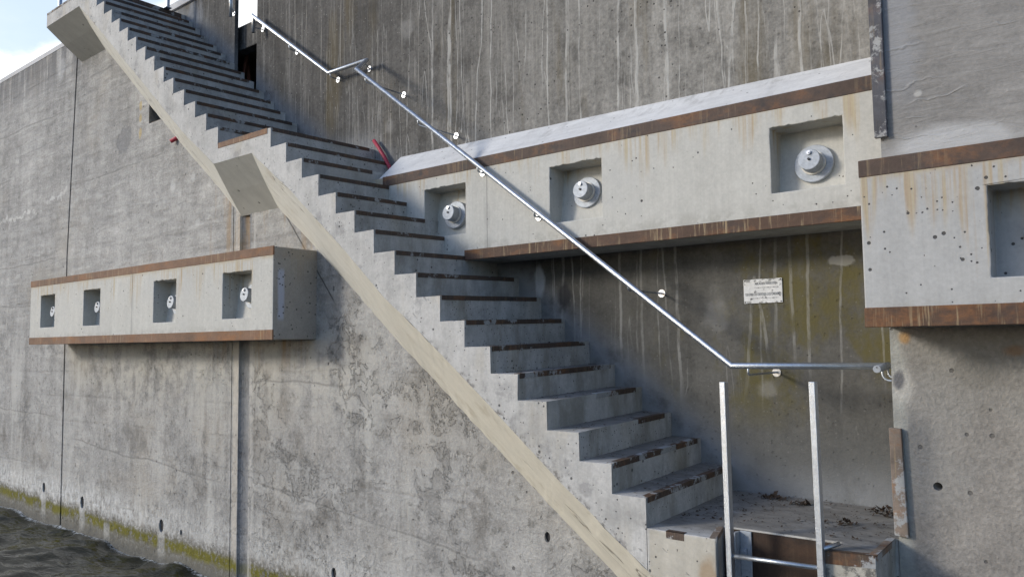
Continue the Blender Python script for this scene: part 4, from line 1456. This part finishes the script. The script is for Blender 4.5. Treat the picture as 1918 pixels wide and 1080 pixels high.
# ------------------------------------------------------------------ hoses and rods
bm = bmesh.new()
tube(bm, [(-3.735, 1.20, 3.20), (-3.65, 1.195, 3.105), (-3.57, 1.19, 3.005), (-3.47, 1.185, 2.86), (-3.40, 1.18, 2.72)], 0.019, 14)
tag(flat_shade_caps(link('hose', bm, MAT['hose'])), 'red plastic hose poking out between the stairs and the white mortar fillet', 'hose')
bm = bmesh.new()
tube(bm, [(-6.525, 0.475, 3.53), (-6.47, 0.53, 3.575), (-6.36, 0.62, 3.66)], 0.024, 14)
tag(flat_shade_caps(link('hose', bm, MAT['hose'])), 'short red hose stub sticking out under the upper flight at the left wall', 'hose')
for pts, r, lab in (([(-6.80, 1.55, 4.38), (-6.605, 1.55, 5.07)], 0.022, 'pale rusty rod leaning in the dark wall opening, in front of the darker rod'),
                    ([(-6.69, 1.65, 4.35), (-6.83, 1.65, 5.09)], 0.026, 'dark red rusty rod leaning at the back of the dark wall opening')):
    bm = bmesh.new()
    tube(bm, pts, r, 12)
    tag(flat_shade_caps(link('rod', bm, MAT['rod'])), lab, 'rod', 'rusty rods in the wall opening')

# ------------------------------------------------------------------ leaf litter on the landing and treads


def leaf(bm, p, s, flat=0.5):
    a = random.uniform(0, 6.28)
    u = Vector((math.cos(a), math.sin(a), random.uniform(-flat, flat)))
    v = Vector((-math.sin(a), math.cos(a), random.uniform(-flat, flat)))
    p = Vector(p)
    l, w = s, s * random.uniform(0.35, 0.7)
    k = random.uniform(0.1, 0.5) * s
    c = [bm.verts.new(p + u * l + Vector((0, 0, k))), bm.verts.new(p + v * w + Vector((0, 0, k * 0.3))), bm.verts.new(p - u * l + Vector((0, 0, k * 0.8))), bm.verts.new(p - v * w), bm.verts.new(p + Vector((0, 0, 0.002)))]
    for i in range(4):
        bm.faces.new((c[i], c[(i + 1) % 4], c[4]))


def floor_z(x, y):
    if x > 0.03:
        return FALL * y * (1.0 if x < 1.0 else 0.75) + 0.004
    for k, (nx_, nz_) in enumerate(NOS):
        if x <= nx_ and x > NOS[k + 1][0]:
            return nz_ + FALL * y + 0.005
    return 0


clumps = ((0.355, 1.13, 0.075, 30, 'dead leaf clump with a raised curl, at the wall behind the left stringer'),
          (0.56, 1.05, 0.055, 22, 'flat brown leaf clump on the landing between the two ladder stringers'),
          (1.08, 1.08, 0.10, 46, 'broad heap of dead leaves in the right corner of the lower landing'),
          (0.945, 0.70, 0.050, 20, 'small dark leaf clump in the middle of the landing, right of the ladder'),
          (0.80, 0.66, 0.035, 12, 'little leaf clump just right of the right ladder stringer'))
for cx, cy, r, n, lab in clumps:
    bm = bmesh.new()
    for i in range(n):
        a, d = random.uniform(0, 6.28), r * random.random() ** 0.7
        x, y = cx + d * math.cos(a) * 1.3, cy + d * math.sin(a) * 0.8
        if x > 1.22:
            x = 1.2
        hz = (r - d) * random.uniform(0.0, 0.55)
        leaf(bm, (x, min(y, S - 0.03), floor_z(x, y) + hz), random.uniform(0.008, 0.026), 0.9)
    tag(link('leaf_clump', bm, MAT['leaf'], loc=(cx, cy, floor_z(cx, cy))), lab, 'leaf clump', 'clumps of dead leaves on the lower landing')
bm = bmesh.new()
for i in range(420):
    x, y = random.uniform(0.06, 1.22), random.uniform(0.36, 1.22)
    leaf(bm, (x, y, floor_z(x, y)), random.choice((0.004, 0.006, 0.008, 0.012, 0.016)), 0.3)
for i in range(260):
    k = random.randrange(0, 7)
    x = NOS[k][0] - random.uniform(0.03, 0.22)
    y = random.uniform(0.05, 1.2)
    leaf(bm, (x, y, floor_z(x, y)), random.choice((0.004, 0.005, 0.008, 0.013)), 0.3)
tag(link('leaf_litter', bm, MAT['leaf']), 'scattered crumbs of dead leaf on the treads and landing', 'leaf litter', kind='stuff')
